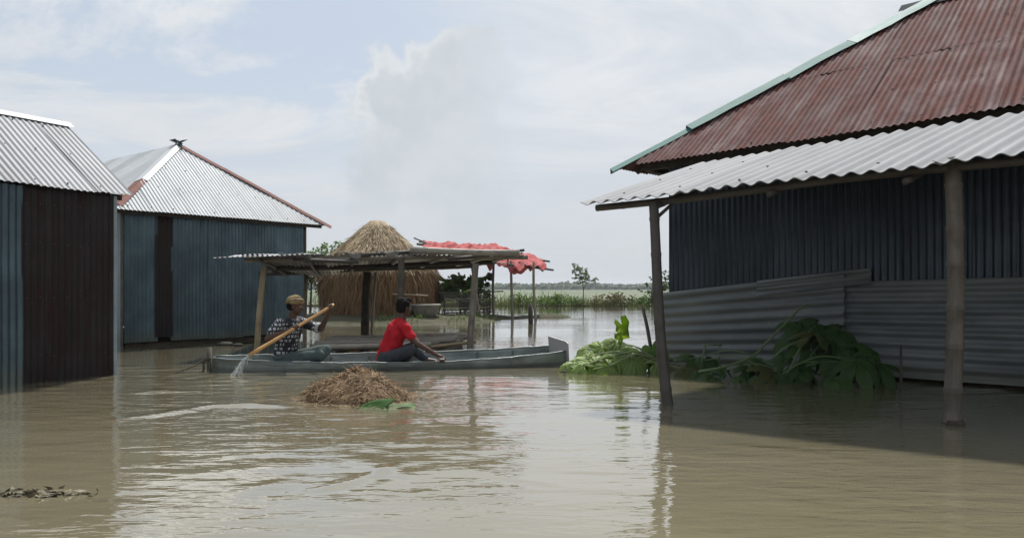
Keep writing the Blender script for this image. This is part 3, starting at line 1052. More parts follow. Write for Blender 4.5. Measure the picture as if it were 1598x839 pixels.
    # porch roof of broad cement sheets
    EL, ER = V3(0.667, 7.60, 1.88), V3(5.48, 4.32, 2.10)
    TL, TR = V3(2.52, 10.22, 2.71), V3(7.6, 5.58, 2.95)
    Le = np.linalg.norm(ER - EL)

    def fp(U, Wd):
        s = (U / Le)[..., None]; w = Wd[..., None]
        return (EL * (1 - s) + ER * s) * (1 - w) + (TL * (1 - s) + TR * s) * w
    pn = unit(np.cross(ER - EL, TL - EL)); pn = pn if pn[2] > 0 else -pn
    s = 0.0; i = 0
    while s < Le - 0.05:
        e = min(s + 1.022, Le)
        corr('porch_roof_sheet', fp, pn, s, min(e + 0.05, Le), random.uniform(-.008, .008), 1.0, CEMENT, h, pitch=0.146, amp=0.015, per=10, rows=8, th=0.007, off=0.006 * (i % 2), wob=0.005)
        s = e; i += 1
    eu = unit(ER - EL); ev = unit(TL - EL - ((TL - EL) @ eu) * eu)
    nails(h, EL + pn * 0.018, eu, ev, pn, [(x + random.uniform(-.03, .03), y) for x in np.arange(0.35, 5.5, 0.58) for y in (0.25, 1.25, 2.2)], NAIL, 0.014)
    inn = unit(np.cross(Z, eu)); inn = inn if inn @ b > 0 else -inn
    # bamboo eave beam, purlins, rafters
    p = EL + eu * 0.08 + inn * 0.20 - Z * 0.035; q = ER + inn * 0.20 - Z * 0.035
    pole('eave_pole', p, q, 0.034, 0.04, BAMBOO_DARK, h, bend=0.02)
    for w in (0.38, 0.70):
        pole('purlin', fp(np.array(0.1), np.array(w)) - pn * 0.07, fp(np.array(Le - 0.1), np.array(w)) - pn * 0.07, 0.035, 0.035, BAMBOO_DARK, h)
    for s in np.arange(0.75, Le, 1.05):
        pole('rafter', fp(np.array(s), np.array(0.02)) - pn * 0.115, fp(np.array(s), np.array(0.97)) - pn * 0.115, 0.03, 0.03, BAMBOO_DARK, h)
    # posts
    p1b = gp(1047, 632); p1t = px(1018, 317, 7.27)
    pole('post', p1b + (p1b - p1t) * 0.22, p1t + (p1t - p1b) * 0.0, 0.052, 0.045, BAMBOO_DARK, h, node=0.30, bend=0.03, seg=14)
    p2b = gp(1488, 662); p2t = V3(p2b[0] + 0.0, p2b[1] - 0.0, 2.0)
    pole('post', p2b - Z * 0.4, p2t + Z * 0.06, 0.064, 0.058, M_bamboo('porch_bamboo', (0.125, 0.104, 0.080), (0.080, 0.066, 0.051), (0.05, 0.042, 0.034)), h, node=0.29, seg=16, bulge=0.13)
    p3b = p2b + eu * 2.4
    pole('post', p3b - Z * 0.4, p3b + Z * 2.06, 0.06, 0.055, BAMBOO_GREY, h, seg=12)
    v, f, uv = tube_data([p2b - Z * 0.03, p2b + Z * 0.012, p2b + Z * 0.04], [0.078, 0.08, 0.068], 14)
    obj('post_collar', v, f, WOOD_DARK, h, uv)
    # crook bracket lashed to the first post
    stick('post_bracket', [p1t + V3(0.04, 0.0, -0.14), p1t + V3(0.13, 0.02, -0.06), p1t + V3(0.22, 0.05, 0.02)], 0.018, 0.016, BAMBOO_DARK, h)
    return h


house_right()
print('houses done')

# ------------------------------------------------------------------ straw, haystack, bank things
STRAW = M_straw('straw', (0.40, 0.275, 0.155), (0.155, 0.095, 0.052), (0.13, 0.082, 0.048))
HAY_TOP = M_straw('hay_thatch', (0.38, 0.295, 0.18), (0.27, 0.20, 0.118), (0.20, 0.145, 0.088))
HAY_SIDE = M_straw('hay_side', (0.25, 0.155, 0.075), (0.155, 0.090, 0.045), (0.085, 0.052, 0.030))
LEAF_BUSH = M_leaf('bush_leaves', (0.055, 0.115, 0.028), (0.115, 0.185, 0.05), (0.10, 0.16, 0.06), 0.35, 2.0)
LEAF_TREE = M_leaf('tree_leaves', (0.040, 0.085, 0.022), (0.080, 0.130, 0.036), (0.07, 0.11, 0.04), 0.3, 2.0)
BARK = M_plain('bark', (0.075, 0.06, 0.045), (0.045, 0.037, 0.03), 14, 0.9, 0.006)


def haystack():
    c = V3(-4.52, 25.9, 0.0)
    h = thing('haystack', c + V3(0, 0, 0.1), 'tall round haystack with a conical straw top behind the open shelter', 'haystack')
    r = np.random.default_rng(31)
    prof_side = [(1.72, 0.02), (1.80, 0.35), (1.84, 0.8), (1.88, 1.25), (1.90, 1.6), (1.84, 1.78)]
    prof_top = [(1.94, 1.62), (1.82, 1.84), (1.38, 2.24), (0.99, 2.60), (0.63, 2.93), (0.38, 3.16), (0.24, 3.30), (0.0, 3.34)]

    def lathe(name, prof, mat):
        vs, fs = [], []
        seg = 48
        for i, (rad, z) in enumerate(prof):
            for j in range(seg):
                a = 2 * math.pi * j / seg
                rr = rad * (1 + 0.03 * math.sin(3 * a + i * 0.4) + 0.02 * math.sin(7 * a + 1.3 * i)) + (r.normal() * 0.02 if rad > 0.1 else 0)
                vs.append(c + V3(rr * math.cos(a), rr * math.sin(a), z))
        for i in range(len(prof) - 1):
            for j in range(seg):
                fs.append((i * seg + j, i * seg + (j + 1) % seg, (i + 1) * seg + (j + 1) % seg, (i + 1) * seg + j))
        return obj(name, np.array(vs), fs, mat, h)
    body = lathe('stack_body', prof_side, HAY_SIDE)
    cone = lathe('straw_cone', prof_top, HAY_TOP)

    def fringe(parent, prof, n, L, mat, out, name):
        P = np.array(prof, float)
        sl = np.concatenate([[0], np.cumsum(np.hypot(*np.diff(P, axis=0).T) * (P[:-1, 0] + P[1:, 0] + 0.05))]); sl /= sl[-1]
        q = r.uniform(0, 1, n)
        R = np.interp(q, sl, P[:, 0]); zz = np.interp(q, sl, P[:, 1])
        a = r.uniform(0, 2 * np.pi, n)
        R *= 1 + 0.03 * np.sin(3 * a) + r.normal(size=n) * 0.012
        p = c + np.stack([R * np.cos(a), R * np.sin(a), zz], -1)
        i = np.clip(np.searchsorted(sl, q) - 1, 0, len(P) - 2)
        dr = P[i, 0] - P[i + 1, 0]; dz = P[i, 1] - P[i + 1, 1]
        d = np.stack([dr * np.cos(a), dr * np.sin(a), dz], -1)
        d /= np.linalg.norm(d, axis=1)[:, None] + 1e-9
        nr = np.stack([np.cos(a) * 0.8, np.sin(a) * 0.8, np.full(n, 0.6)], -1)
        p = p + nr * 0.015
        d = d + nr * out + r.normal(size=(n, 3)) * 0.16
        v, f = strands_mesh(p, d, r.uniform(0.5, 1.2, n) * L, r.uniform(0.012, 0.026, n), r, 0.12, nr)
        o = obj(name, v, f, mat, parent, smooth=False); o['kind'] = 'stuff'
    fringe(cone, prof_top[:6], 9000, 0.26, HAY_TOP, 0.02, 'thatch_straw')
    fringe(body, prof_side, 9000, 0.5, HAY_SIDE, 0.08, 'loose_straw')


haystack()


def straw_pile():
    c = V3(-1.45, 7.40, 0.0)
    h = thing('straw_pile', c, 'small heap of wet brown straw poking out of the water before the boat', 'straw pile')
    r = np.random.default_rng(77)
    na, nr_ = 40, 12

    def zfun(x, y):
        x = x + 0.07 * np.clip(1 - np.abs(x) / 0.47, 0, 1)
        q = np.sqrt((x / 0.47) ** 2 + (y / 0.40) ** 2) * (1 + 0.12 * np.sin(3 * np.arctan2(y, x) + 1) + 0.06 * np.sin(7 * np.arctan2(y, x)))
        base = np.clip(1 - q, -0.2, 1)
        return 0.258 * np.sign(base) * np.abs(base) ** 0.70 * (1 + 0.10 * np.sin(9 * x + 4 * y)) + 0.0 * np.exp(-((x + 0.03) / 0.12) ** 2 - (y / 0.15) ** 2) - 0.03 * (x > 0.15) * (x - 0.15)
    vs, fs = [], []
    for i in range(nr_):
        q = i / (nr_ - 1) * 1.12
        for j in range(na):
            a = 2 * math.pi * j / na
            x, y = q * 0.47 * math.cos(a), q * 0.40 * math.sin(a)
            vs.append(c + V3(x, y, float(zfun(x, y)) - 0.015 - (0.05 if i == nr_ - 1 else 0)))
    for i in range(nr_ - 1):
        for j in range(na):
            fs.append((i * na + j, i * na + (j + 1) % na, (i + 1) * na + (j + 1) % na, (i + 1) * na + j))
    obj('straw_core', np.array(vs), fs, HAY_SIDE, h)
    n = 12000
    q = np.sqrt(r.uniform(0, 1.05, n)); a = r.uniform(0, 2 * np.pi, n)
    x = q * 0.47 * np.cos(a); y = q * 0.40 * np.sin(a)
    p = np.stack([x, y, zfun(x, y)], -1)
    e = 1e-3
    nrm = np.stack([-(zfun(x + e, y) - zfun(x - e, y)) / (2 * e), -(zfun(x, y + e) - zfun(x, y - e)) / (2 * e), np.ones(n)], -1)
    nrm /= np.linalg.norm(nrm, axis=1)[:, None]
    down = np.stack([np.cos(a), np.sin(a), -0.6 * np.ones(n)], -1)
    d = down * 0.28 + r.normal(size=(n, 3)) * 0.85
    d -= nrm * np.sum(d * nrm, 1)[:, None]
    d /= np.linalg.norm(d, axis=1)[:, None]
    d += nrm * r.normal(0.0, 0.055, n)[:, None]
    L = r.uniform(0.07, 0.26, n)
    v, f = strands_mesh(c + p - d * L[:, None] * 0.5 + nrm * r.uniform(0, 0.02, n)[:, None], d, L, r.uniform(0.004, 0.009, n), r, 0.12, nrm)
    o = obj('loose_straw', v, f, STRAW, h, smooth=False); o['kind'] = 'stuff'
    n = 260
    a = r.uniform(0, 2 * np.pi, n); q = 1.0 + np.abs(r.normal(size=n)) * 0.28
    p = c + np.stack([0.48 * q * np.cos(a), 0.42 * q * np.sin(a), np.full(n, 0.006)], -1)
    d = np.stack([r.normal(size=n), r.normal(size=n), r.normal(size=n) * 0.03], -1)
    v, f = strands_mesh(p, d, r.uniform(0.05, 0.2, n), r.uniform(0.004, 0.008, n), r, 0.05, np.tile([0.0, 0, 1.0], (n, 1)))
    v[:, 2] = np.clip(v[:, 2], 0.004, 0.02)
    o = obj('floating_straw', v, f, STRAW, h, smooth=False); o['kind'] = 'stuff'


straw_pile()


def basin():
    c = px(664, 480, 24.6); c[2] = 0.12
    m = M_plain('basin_clay', (0.26, 0.24, 0.20), (0.17, 0.155, 0.13), 5, 0.85, 0.004)
    b = thing('feeding_basin', c, 'round pale clay feeding basin beside the haystack', 'basin')
    prof = [(0.20, 0.0), (0.34, 0.10), (0.42, 0.26), (0.45, 0.36), (0.475, 0.385), (0.475, 0.42), (0.43, 0.425), (0.40, 0.36), (0.34, 0.22), (0.2, 0.12), (0.0, 0.10)]
    seg = 40
    vs = [c + V3(r_ * math.cos(2 * math.pi * j / seg), r_ * math.sin(2 * math.pi * j / seg), z) for r_, z in prof for j in range(seg)]
    fs = [(i * seg + j, i * seg + (j + 1) % seg, (i + 1) * seg + (j + 1) % seg, (i + 1) * seg + j) for i in range(len(prof) - 1) for j in range(seg)]
    fs.append(tuple(range(seg))[::-1])
    obj('bowl', np.array(vs), fs, m, b)
    ang = np.linspace(0, 2 * np.pi, 41)
    v, f, uv = tube_data(np.stack([c[0] + 0.463 * np.cos(ang), c[1] + 0.463 * np.sin(ang), np.full(41, c[2] + 0.415)], -1), 0.024, 8, False)
    obj('rim', v, f, M_plain('basin_rim', (0.40, 0.38, 0.33), (0.30, 0.28, 0.24), 5, 0.8), b, uv)


basin()


def hay_pole():
    c = gp(675, 491, 0.12)
    h = thing('hay_pole', c, 'narrow dark straw bundle tied round a pole beside the basin', 'straw bundle')
    pole('stake', c, c + V3(-0.04, 0, 1.75), 0.035, 0.03, BAMBOO_DARK, h)
    r = np.random.default_rng(4)
    prof = [(0.10, 0.05), (0.15, 0.25), (0.26, 0.40), (0.33, 0.7), (0.335, 1.0), (0.29, 1.2), (0.17, 1.33), (0.05, 1.38)]
    seg = 20
    vs = [c + V3(r_ * math.cos(2 * math.pi * j / seg) * 0.85 - 0.02 + r.normal() * .012, r_ * math.sin(2 * math.pi * j / seg), z) for r_, z in prof for j in range(seg)]
    fs = [(i * seg + j, i * seg + (j + 1) % seg, (i + 1) * seg + (j + 1) % seg, (i + 1) * seg + j) for i in range(len(prof) - 1) for j in range(seg)]
    m = M_straw('old_straw', (0.13, 0.095, 0.065), (0.085, 0.06, 0.042), (0.05, 0.036, 0.027))
    b = obj('bundle', np.array(vs), fs, m, h)
    n = 1500
    a = r.uniform(0, 6.28, n); z = r.uniform(0.3, 1.36, n)
    R = np.interp(z, [q[1] for q in prof], [q[0] for q in prof])
    p = c + np.stack([R * np.cos(a) * 0.87 - 0.02, R * np.sin(a) * 1.02, z], -1)
    d = np.stack([np.cos(a) * 0.12, np.sin(a) * 0.12, -np.ones(n)], -1) + r.normal(size=(n, 3)) * 0.12
    v, f = strands_mesh(p, d, r.uniform(0.15, 0.4, n), 0.014, r, 0.1)
    o = obj('loose_straw', v, f, m, b, smooth=False); o['kind'] = 'stuff'


hay_pole()


def crib_fence():
    """woven bamboo fence panels round a pen"""
    A = gp(694, 494, 0.10); B = gp(764, 491, 0.09); Cc = B + V3(-0.25, 2.0, 0)
    h = thing('bamboo_fence', (A + B) / 2, 'dark slatted bamboo fence of a small pen near the haystack', 'fence')
    for P, Q, n_post in ((A, B, 4), (B, Cc, 3)):
        for i in range(n_post):
            if P is B and i == 0: continue
            p = P + (Q - P) * i / (n_post - 1)
            pole('fence_post', p - V3(0, 0, 0.25), p + V3(0, 0, 0.80 + random.uniform(-.05, .06)), 0.035, 0.03, BAMBOO_DARK, h)
        for k in range(10):
            z = 0.06 + k * 0.075
            e = random.uniform(-.06, .06)
            off = 0.03 * (1 if k % 2 else -1)
            nrm = unit(np.cross(Q - P, (0, 0, 1)))
            beam('slat', P + V3(0, 0, z) + nrm * off - unit(Q - P) * 0.08, Q + V3(0, 0, z + e * 0.4) + nrm * off + unit(Q - P) * 0.08, 0.012, 0.038 + 0.012 * random.random(), BAMBOO_GREY if random.random() < 0.35 else BAMBOO_DARK, h)
    beam('top_rail', A + V3(-0.2, -0.05, 0.80), B + V3(0.5, -0.05, 0.86), 0.03, 0.045, BAMBOO_DARK, h)


crib_fence()
STONE = M_plain('grey_stone', (0.085, 0.08, 0.072), (0.045, 0.042, 0.037), 9, 0.9, 0.01)
for (u_, v_, rx_, rz_, lab) in ((352, 533, 0.15, 0.055, 'larger grey lump of rubble at the base of the middle house'), (372, 534, 0.09, 0.035, 'smaller grey lump of rubble nearest the boat at the middle house base')):
    c_ = gp(u_, v_ + 6)
    v, f = [], []
    rr_ = np.random.default_rng(u_)
    for i in range(9):
        for j in range(14):
            a_, b_ = math.pi * i / 8, 2 * math.pi * j / 14
            k_ = 1 + 0.16 * math.sin(3 * b_ + i) + 0.10 * rr_.normal()
            v.append(c_ + V3(rx_ * math.sin(a_) * math.cos(b_) * k_, rx_ * 0.7 * math.sin(a_) * math.sin(b_) * k_, rz_ * math.cos(a_) + 0.02))
    for i in range(8):
        for j in range(14):
            f.append((i * 14 + j, (i + 1) * 14 + j, (i + 1) * 14 + (j + 1) % 14, i * 14 + (j + 1) % 14))
    tag(obj('rubble_lump', np.array(v), f, STONE, None), lab, 'rubble')
rl = pole('bamboo_rail', px(612, 459, 24.0), px(668, 461, 24.4), 0.028, 0.024, BAMBOO_TAN, None)
tag(rl, 'pale level bamboo pole lying against the haystack flank', 'pole')


def leafy(name, label, base, height, blobs, n, size, mat, stems, group=None, stretch=1.8, seed=1, cat='tree'):
    """tree or shrub: stems list of polylines, blobs list of (centre, radius xyz)"""
    h = thing(name, base, label, cat, group)
    r = np.random.default_rng(seed)
    for s in stems:
        stick('trunk' if s is stems[0] else 'branch', smooth_path([base + V3(*q[:3]) for q in s[0]], 6), s[1], s[2], BARK, h)
    cs = []
    tot = sum(b[1][0] * b[1][1] * b[1][2] for b in blobs) ** 1.0
    for cb, rb in blobs:
        k = max(int(n * rb[0] * rb[1] * rb[2] / tot), 12)
        d = r.normal(size=(k, 3)); d /= np.linalg.norm(d, axis=1)[:, None]
        q = r.uniform(0, 1, k) ** 0.45
        # leaves gather in little sprays
        cl = max(k // 7, 3)
        ctr = d[:cl] * q[:cl, None]
        pick = r.integers(0, cl, k)
        pos = ctr[pick] + r.normal(size=(k, 3)) * 0.16
        cs.append(base + V3(*cb) + pos * np.array(rb))
    v, f = leaves_mesh(np.concatenate(cs), size, r, stretch, 0.2)
    o = obj('crown', v, f, mat, h, smooth=False)
    return h


# sapling and bushes on the far bank
Yb = 47.0
b = gp(912, 482); b = V3((910 - 799) / FPX * Yb, Yb, 0.03)
leafy('sapling', 'slender sapling with a thin leafy crown above the far reeds', b, 2.6,
      [((-0.25, 0, 2.15), (0.42, 0.4, 0.38)), ((0.10, 0, 1.75), (0.45, 0.4, 0.30)), ((-0.35, 0, 1.75), (0.35, 0.3, 0.2)), ((0.55, 0, 1.55), (0.40, 0.3, 0.22)), ((-0.15, 0.0, 1.35), (0.5, 0.3, 0.16)), ((-0.5, 0, 2.4), (0.25, 0.25, 0.18))],
      520, 0.16, LEAF_TREE, [([(0, 0, 0), (0.02, 0, 0.8), (-0.05, 0, 1.5), (-0.3, 0, 2.4)], 0.035, 0.012),
                             ([(0.0, 0, 1.0), (0.3, 0, 1.35), (0.65, 0, 1.6)], 0.018, 0.008), ([(-0.05, 0, 1.3), (-0.3, 0, 1.6), (-0.5, 0, 1.85)], 0.015, 0.008)], seed=3)
b = V3((1032 - 799) / FPX * 44.5, 44.5, 0.03)
leafy('bush', 'sparse tall bush beside the right porch post on the far bank', b, 2.0,
      [((-0.3, 0, 0.5), (0.8, 0.5, 0.55)), ((0.1, 0, 1.25), (0.6, 0.5, 0.35)), ((0.35, 0, 1.75), (0.45, 0.4, 0.3)), ((-0.85, 0, 1.3), (0.14, 0.2, 0.16)), ((-0.55, 0, 1.55), (0.18, 0.2, 0.14)), ((-1.2, 0, 0.95), (0.14, 0.15, 0.1))],
      900, 0.15, LEAF_TREE, [([(0, 0, 0), (0.05, 0, 0.8), (0.3, 0, 1.8)], 0.03, 0.01), ([(-0.1, 0, 0), (-0.5, 0, 0.8), (-0.85, 0, 1.4)], 0.02, 0.008), ([(0, 0, 0.5), (-0.3, 0, 1.1), (-0.5, 0, 1.6)], 0.015, 0.008)], seed=5, cat='bush', stretch=1.4)
b = V3((725 - 799) / FPX * 29.0, 29.0, 0.0)
leafy('bush', 'leafy green bush rising behind the slatted fence', b, 1.6,
      [((-0.3, 0, 1.25), (0.75, 0.5, 0.40)), ((0.35, 0, 1.05), (0.6, 0.5, 0.40)), ((-0.75, 0.1, 0.9), (0.5, 0.5, 0.4)), ((0.1, 0, 0.7), (0.9, 0.5, 0.4))],
      620, 0.26, LEAF_BUSH, [([(0, 0, -0.1), (0, 0, 0.6), (-0.2, 0, 1.3)], 0.04, 0.015), ([(0.05, 0, 0.2), (0.3, 0, 0.7), (0.5, 0, 1.1)], 0.03, 0.012)], seed=8, stretch=1.35, cat='bush')
b = V3((756 - 799) / FPX * 28.6, 28.6, 0.0)
leafy('young_plant', 'small bright leafy shoot above the fence beside the shelter post', b, 1.6,
      [((0.02, 0, 1.32), (0.24, 0.2, 0.22)), ((0.16, 0, 1.52), (0.2, 0.2, 0.14)), ((-0.1, 0, 1.15), (0.16, 0.15, 0.12))],
      60, 0.22, LEAF_BUSH, [([(0, 0, -0.1), (-0.05, 0, 0.7), (0.1, 0, 1.5)], 0.02, 0.01)], seed=12, stretch=1.3, cat='plant')
b = V3((512 - 799) / FPX * 34.0, 34.0, 0.0)
leafy('tree', 'green treetop peeping out left of the haystack cone', b, 3.4,
      [((0.15, 0, 2.55), (0.75, 0.6, 0.5)), ((-0.35, 0, 2.7), (0.5, 0.5, 0.32)), ((-0.1, 0, 1.9), (1.2, 0.8, 0.6)), ((0.6, 0, 2.85), (0.4, 0.4, 0.3))], 1300, 0.17, LEAF_BUSH,
      [([(0, 0, -0.1), (0.05, 0, 1.2), (0.1, 0, 2.6)], 0.07, 0.02)], seed=15)
b = V3((484 - 799) / FPX * 34.0, 34.0, 0.0)
leafy('tree', 'low green treetop between the middle house and the haystack', b, 2.8,
      [((0, 0, 2.2), (0.5, 0.5, 0.4)), ((-0.4, 0, 1.7), (0.8, 0.6, 0.7)), ((0.3, 0, 1.4), (0.6, 0.5, 0.6))], 900, 0.17, LEAF_TREE,
      [([(0, 0, -0.1), (0.05, 0, 1.2), (0, 0, 2.3)], 0.06, 0.02)], seed=16)
for i, (u_, w_, hh, nn_, lab) in enumerate(((960, 1.5, 0.85, 900, 'brownish tangled bush among the reeds right of the sapling'),
                                        (868, 1.4, 0.75, 700, 'bright green bush among the reeds left of the sapling'),
                                        (812, 0.9, 0.75, 420, 'small green bush behind the thin tarpaulin shed posts'),
                                        (1000, 0.9, 0.65, 360, 'grey green bush in the reeds near the porch post'))):
    Yk = 45.6
    b = V3((u_ - 799) / FPX * Yk, Yk, 0.0)
    mt = M_leaf('brown_bush_leaves', (0.10, 0.085, 0.05), (0.16, 0.14, 0.08), (0.12, 0.11, 0.06), 0.2) if i == 0 else LEAF_BUSH
    leafy('bush', lab, b, hh, [((-0.4 * w_, 0, hh * 0.4), (0.6 * w_, 0.6, hh * 0.42)), ((0.35 * w_, 0, hh * 0.45), (0.65 * w_, 0.6, hh * 0.45)), ((0.0, 0, hh * 0.7), (0.4 * w_, 0.5, hh * 0.35))],
          nn_, 0.16, mt, [([(0, 0, -0.1), (0.03, 0, hh * 0.4), (0.05, 0, hh * 0.8)], 0.03, 0.01)], seed=20 + i, cat='bush')


def reeds():
    r = np.random.default_rng(14)
    n = 15000
    x = r.uniform(-26, 42, n)
    x = x[wnoise(x, x * 0, 71, 8, 0.25, 1.4) > r.uniform(-1.3, 0.7, n)]
    n = len(x)
    y = 45.2 + np.abs(r.normal(size=n)) * 2.2 + 0.4 * wnoise(x, x * 0, 7, 6, 0.3, 1.5)
    hgt = (0.55 + 0.25 * wnoise(x, y, 8, 8, 0.2, 1.2)) * r.uniform(0.5, 1.35, n)
    hgt = 0.62 * np.clip(hgt, 0.15, 1.6) * np.where(r.uniform(size=n) < 0.02, 1.7, 1.0)
    d = np.stack([r.normal(0.05, 0.28, n), r.normal(0, 0.2, n), np.ones(n)], -1)
    v, f = strands_mesh(np.stack([x, y, np.full(n, -0.03)], -1), d, hgt, r.uniform(0.025, 0.06, n), r, 0.22)
    o = obj('reeds', v, f, REED, None, smooth=False)
    tag(o, 'band of tall reeds and grass along the far bank', 'reeds', kind='stuff')
    n = 5200
    x = r.uniform(-8.5, 2.4, n); y = r.uniform(22.4, 30.5, n)
    z = bank_z(x, y)
    keep = (z > 0.0) & (z < 0.16) & (wnoise(x, y, 77, 7, 0.6, 2.2) > -0.1)
    x, y, z = x[keep], y[keep], z[keep]
    k = len(x)
    d = np.stack([r.normal(0, 0.4, k), r.normal(0, 0.4, k), np.ones(k)], -1)
    v, f = strands_mesh(np.stack([x, y, z - 0.02], -1), d, r.uniform(0.05, 0.2, k) * np.where(x < 0, 1.2, 0.55), r.uniform(0.012, 0.03, k), r, 0.3)
    o = obj('bank_grass', v, f, GRASS, None, smooth=False)
    tag(o, 'short grass on the muddy bank around the haystack', 'grass', kind='stuff')


reeds()


# ------------------------------------------------------------------ tarpaulin shed
def tarp_shed():
    Y0 = 27.2
    base = V3((750 - 799) / FPX * Y0, Y0, 0.0)
    h = thing('tarpaulin_shed', base, 'open pole shed roofed with a torn red tarpaulin behind the shelter', 'shed')
    for (ut, vt, ub, vb, Yp) in ((668, 425, 670, 492, 27.5), (770, 412, 771, 493, 27.9), (798, 412, 800, 498, 26.4), (833, 414, 836, 499, 26.2), (735, 412, 752, 497, 27.0)):
        t = px(ut, vt, Yp); bt = px(ub, vb, Yp); bt[2] = -0.25
        t[2] += 0.12
        pole('post', bt, t, 0.05, 0.042, BAMBOO_GREY, h, bend=0.02)
    XL, XR = -3.15, 1.12

    def ridge_z(s): return np.interp(s, [0, 0.62, 1.0], [2.75, 2.64, 2.12])
    nu, nv = 110, 40
    S, T = np.meshgrid(np.linspace(0, 1, nu), np.linspace(-1, 1, nv))
    X = XL + (XR - XL) * S + 0.05 * wnoise(S * 9, T * 4, 3, 6, 1, 3)
    Yy = 28.0 + T * (1.75 + 0.1 * np.sin(9 * S))
    hem = np.clip((np.abs(T) - 0.82) / 0.18, 0, 1)
    Zz = ridge_z(S) - np.interp(S, [0, 0.5, 0.68, 1], [0.45, 0.55, 0.72, 0.28]) * np.abs(T) - hem * (0.10 + 0.08 * np.sin(23 * S + 2 * T) + 0.09 * wnoise(S * 40, T, 15, 8, 0.5, 3.0))
    Zz += 0.045 * wnoise(S * 26, T * 9, 5, 12, 0.6, 2.6) + 0.025 * wnoise(S * 70, T * 24, 19, 10, 0.6, 2.4)
    Yy = Yy + hem * 0.05 * np.sin(37 * S)
    TARP = M_plain('red_tarpaulin', (0.44, 0.125, 0.120), (0.30, 0.066, 0.068), 3.3, 0.85, 0.01, spec=0.12)
    Yy = Yy + 0.04 * wnoise(S * 30, T * 10, 9, 10, 0.6, 2.4)
    v = np.stack([X, Yy, Zz], -1).reshape(-1, 3)
    o = solid(obj('tarpaulin', v, grid_faces(nv, nu), TARP, h), 0.008)
    for s in np.linspace(0.02, 0.98, 8):
        x = XL + (XR - XL) * s
        pole('rafter', V3(x, 26.15, ridge_z(s) - 0.5), V3(x + 0.02, 28.0, ridge_z(s) - 0.09), 0.03, 0.028, BAMBOO_DARK, h)
    pole('purlin', V3(XL - 0.3, 26.4, ridge_z(0) - 0.44), V3(XR + 0.3, 26.4, ridge_z(1) - 0.45), 0.042, 0.036, BAMBOO_DARK, h)
    pole('purlin', V3(XL - 0.3, 28.0, ridge_z(-0.05) - 0.08), V3(XR + 0.25, 28.0, ridge_z(1.05) - 0.10), 0.042, 0.036, BAMBOO_DARK, h)
    pole('purlin', V3(XR - 0.9, 26.5, ridge_z(1) - 0.16), V3(XR + 0.22, 26.6, ridge_z(1) - 0.42), 0.032, 0.03, BAMBOO_DARK, h)
    pole('roof_stick', V3(XL - 0.35, 27.6, 2.86), V3(XL + 0.4, 27.8, 2.56), 0.026, 0.024, BAMBOO_DARK, h)
    pole('roof_stick', V3(XL - 0.15, 27.4, 2.70), V3(XL + 0.6, 27.7, 2.55), 0.026, 0.024, BAMBOO_DARK, h)
    pole('roof_stick', V3(XL + 0.9, 27.6, 2.52), V3(XL + 2.3, 27.7, 2.42), 0.024, 0.022, BAMBOO_DARK, h)


tarp_shed()
st = pole('wooden_stump', gp(828, 504) - V3(0, 0, 0.3), gp(827, 504) + V3(0, 0, 0.58), 0.075, 0.07, WOOD_DARK, None, node=3)
tag(st, 'short dark stump standing in the water between the tarpaulin shed posts', 'stump')


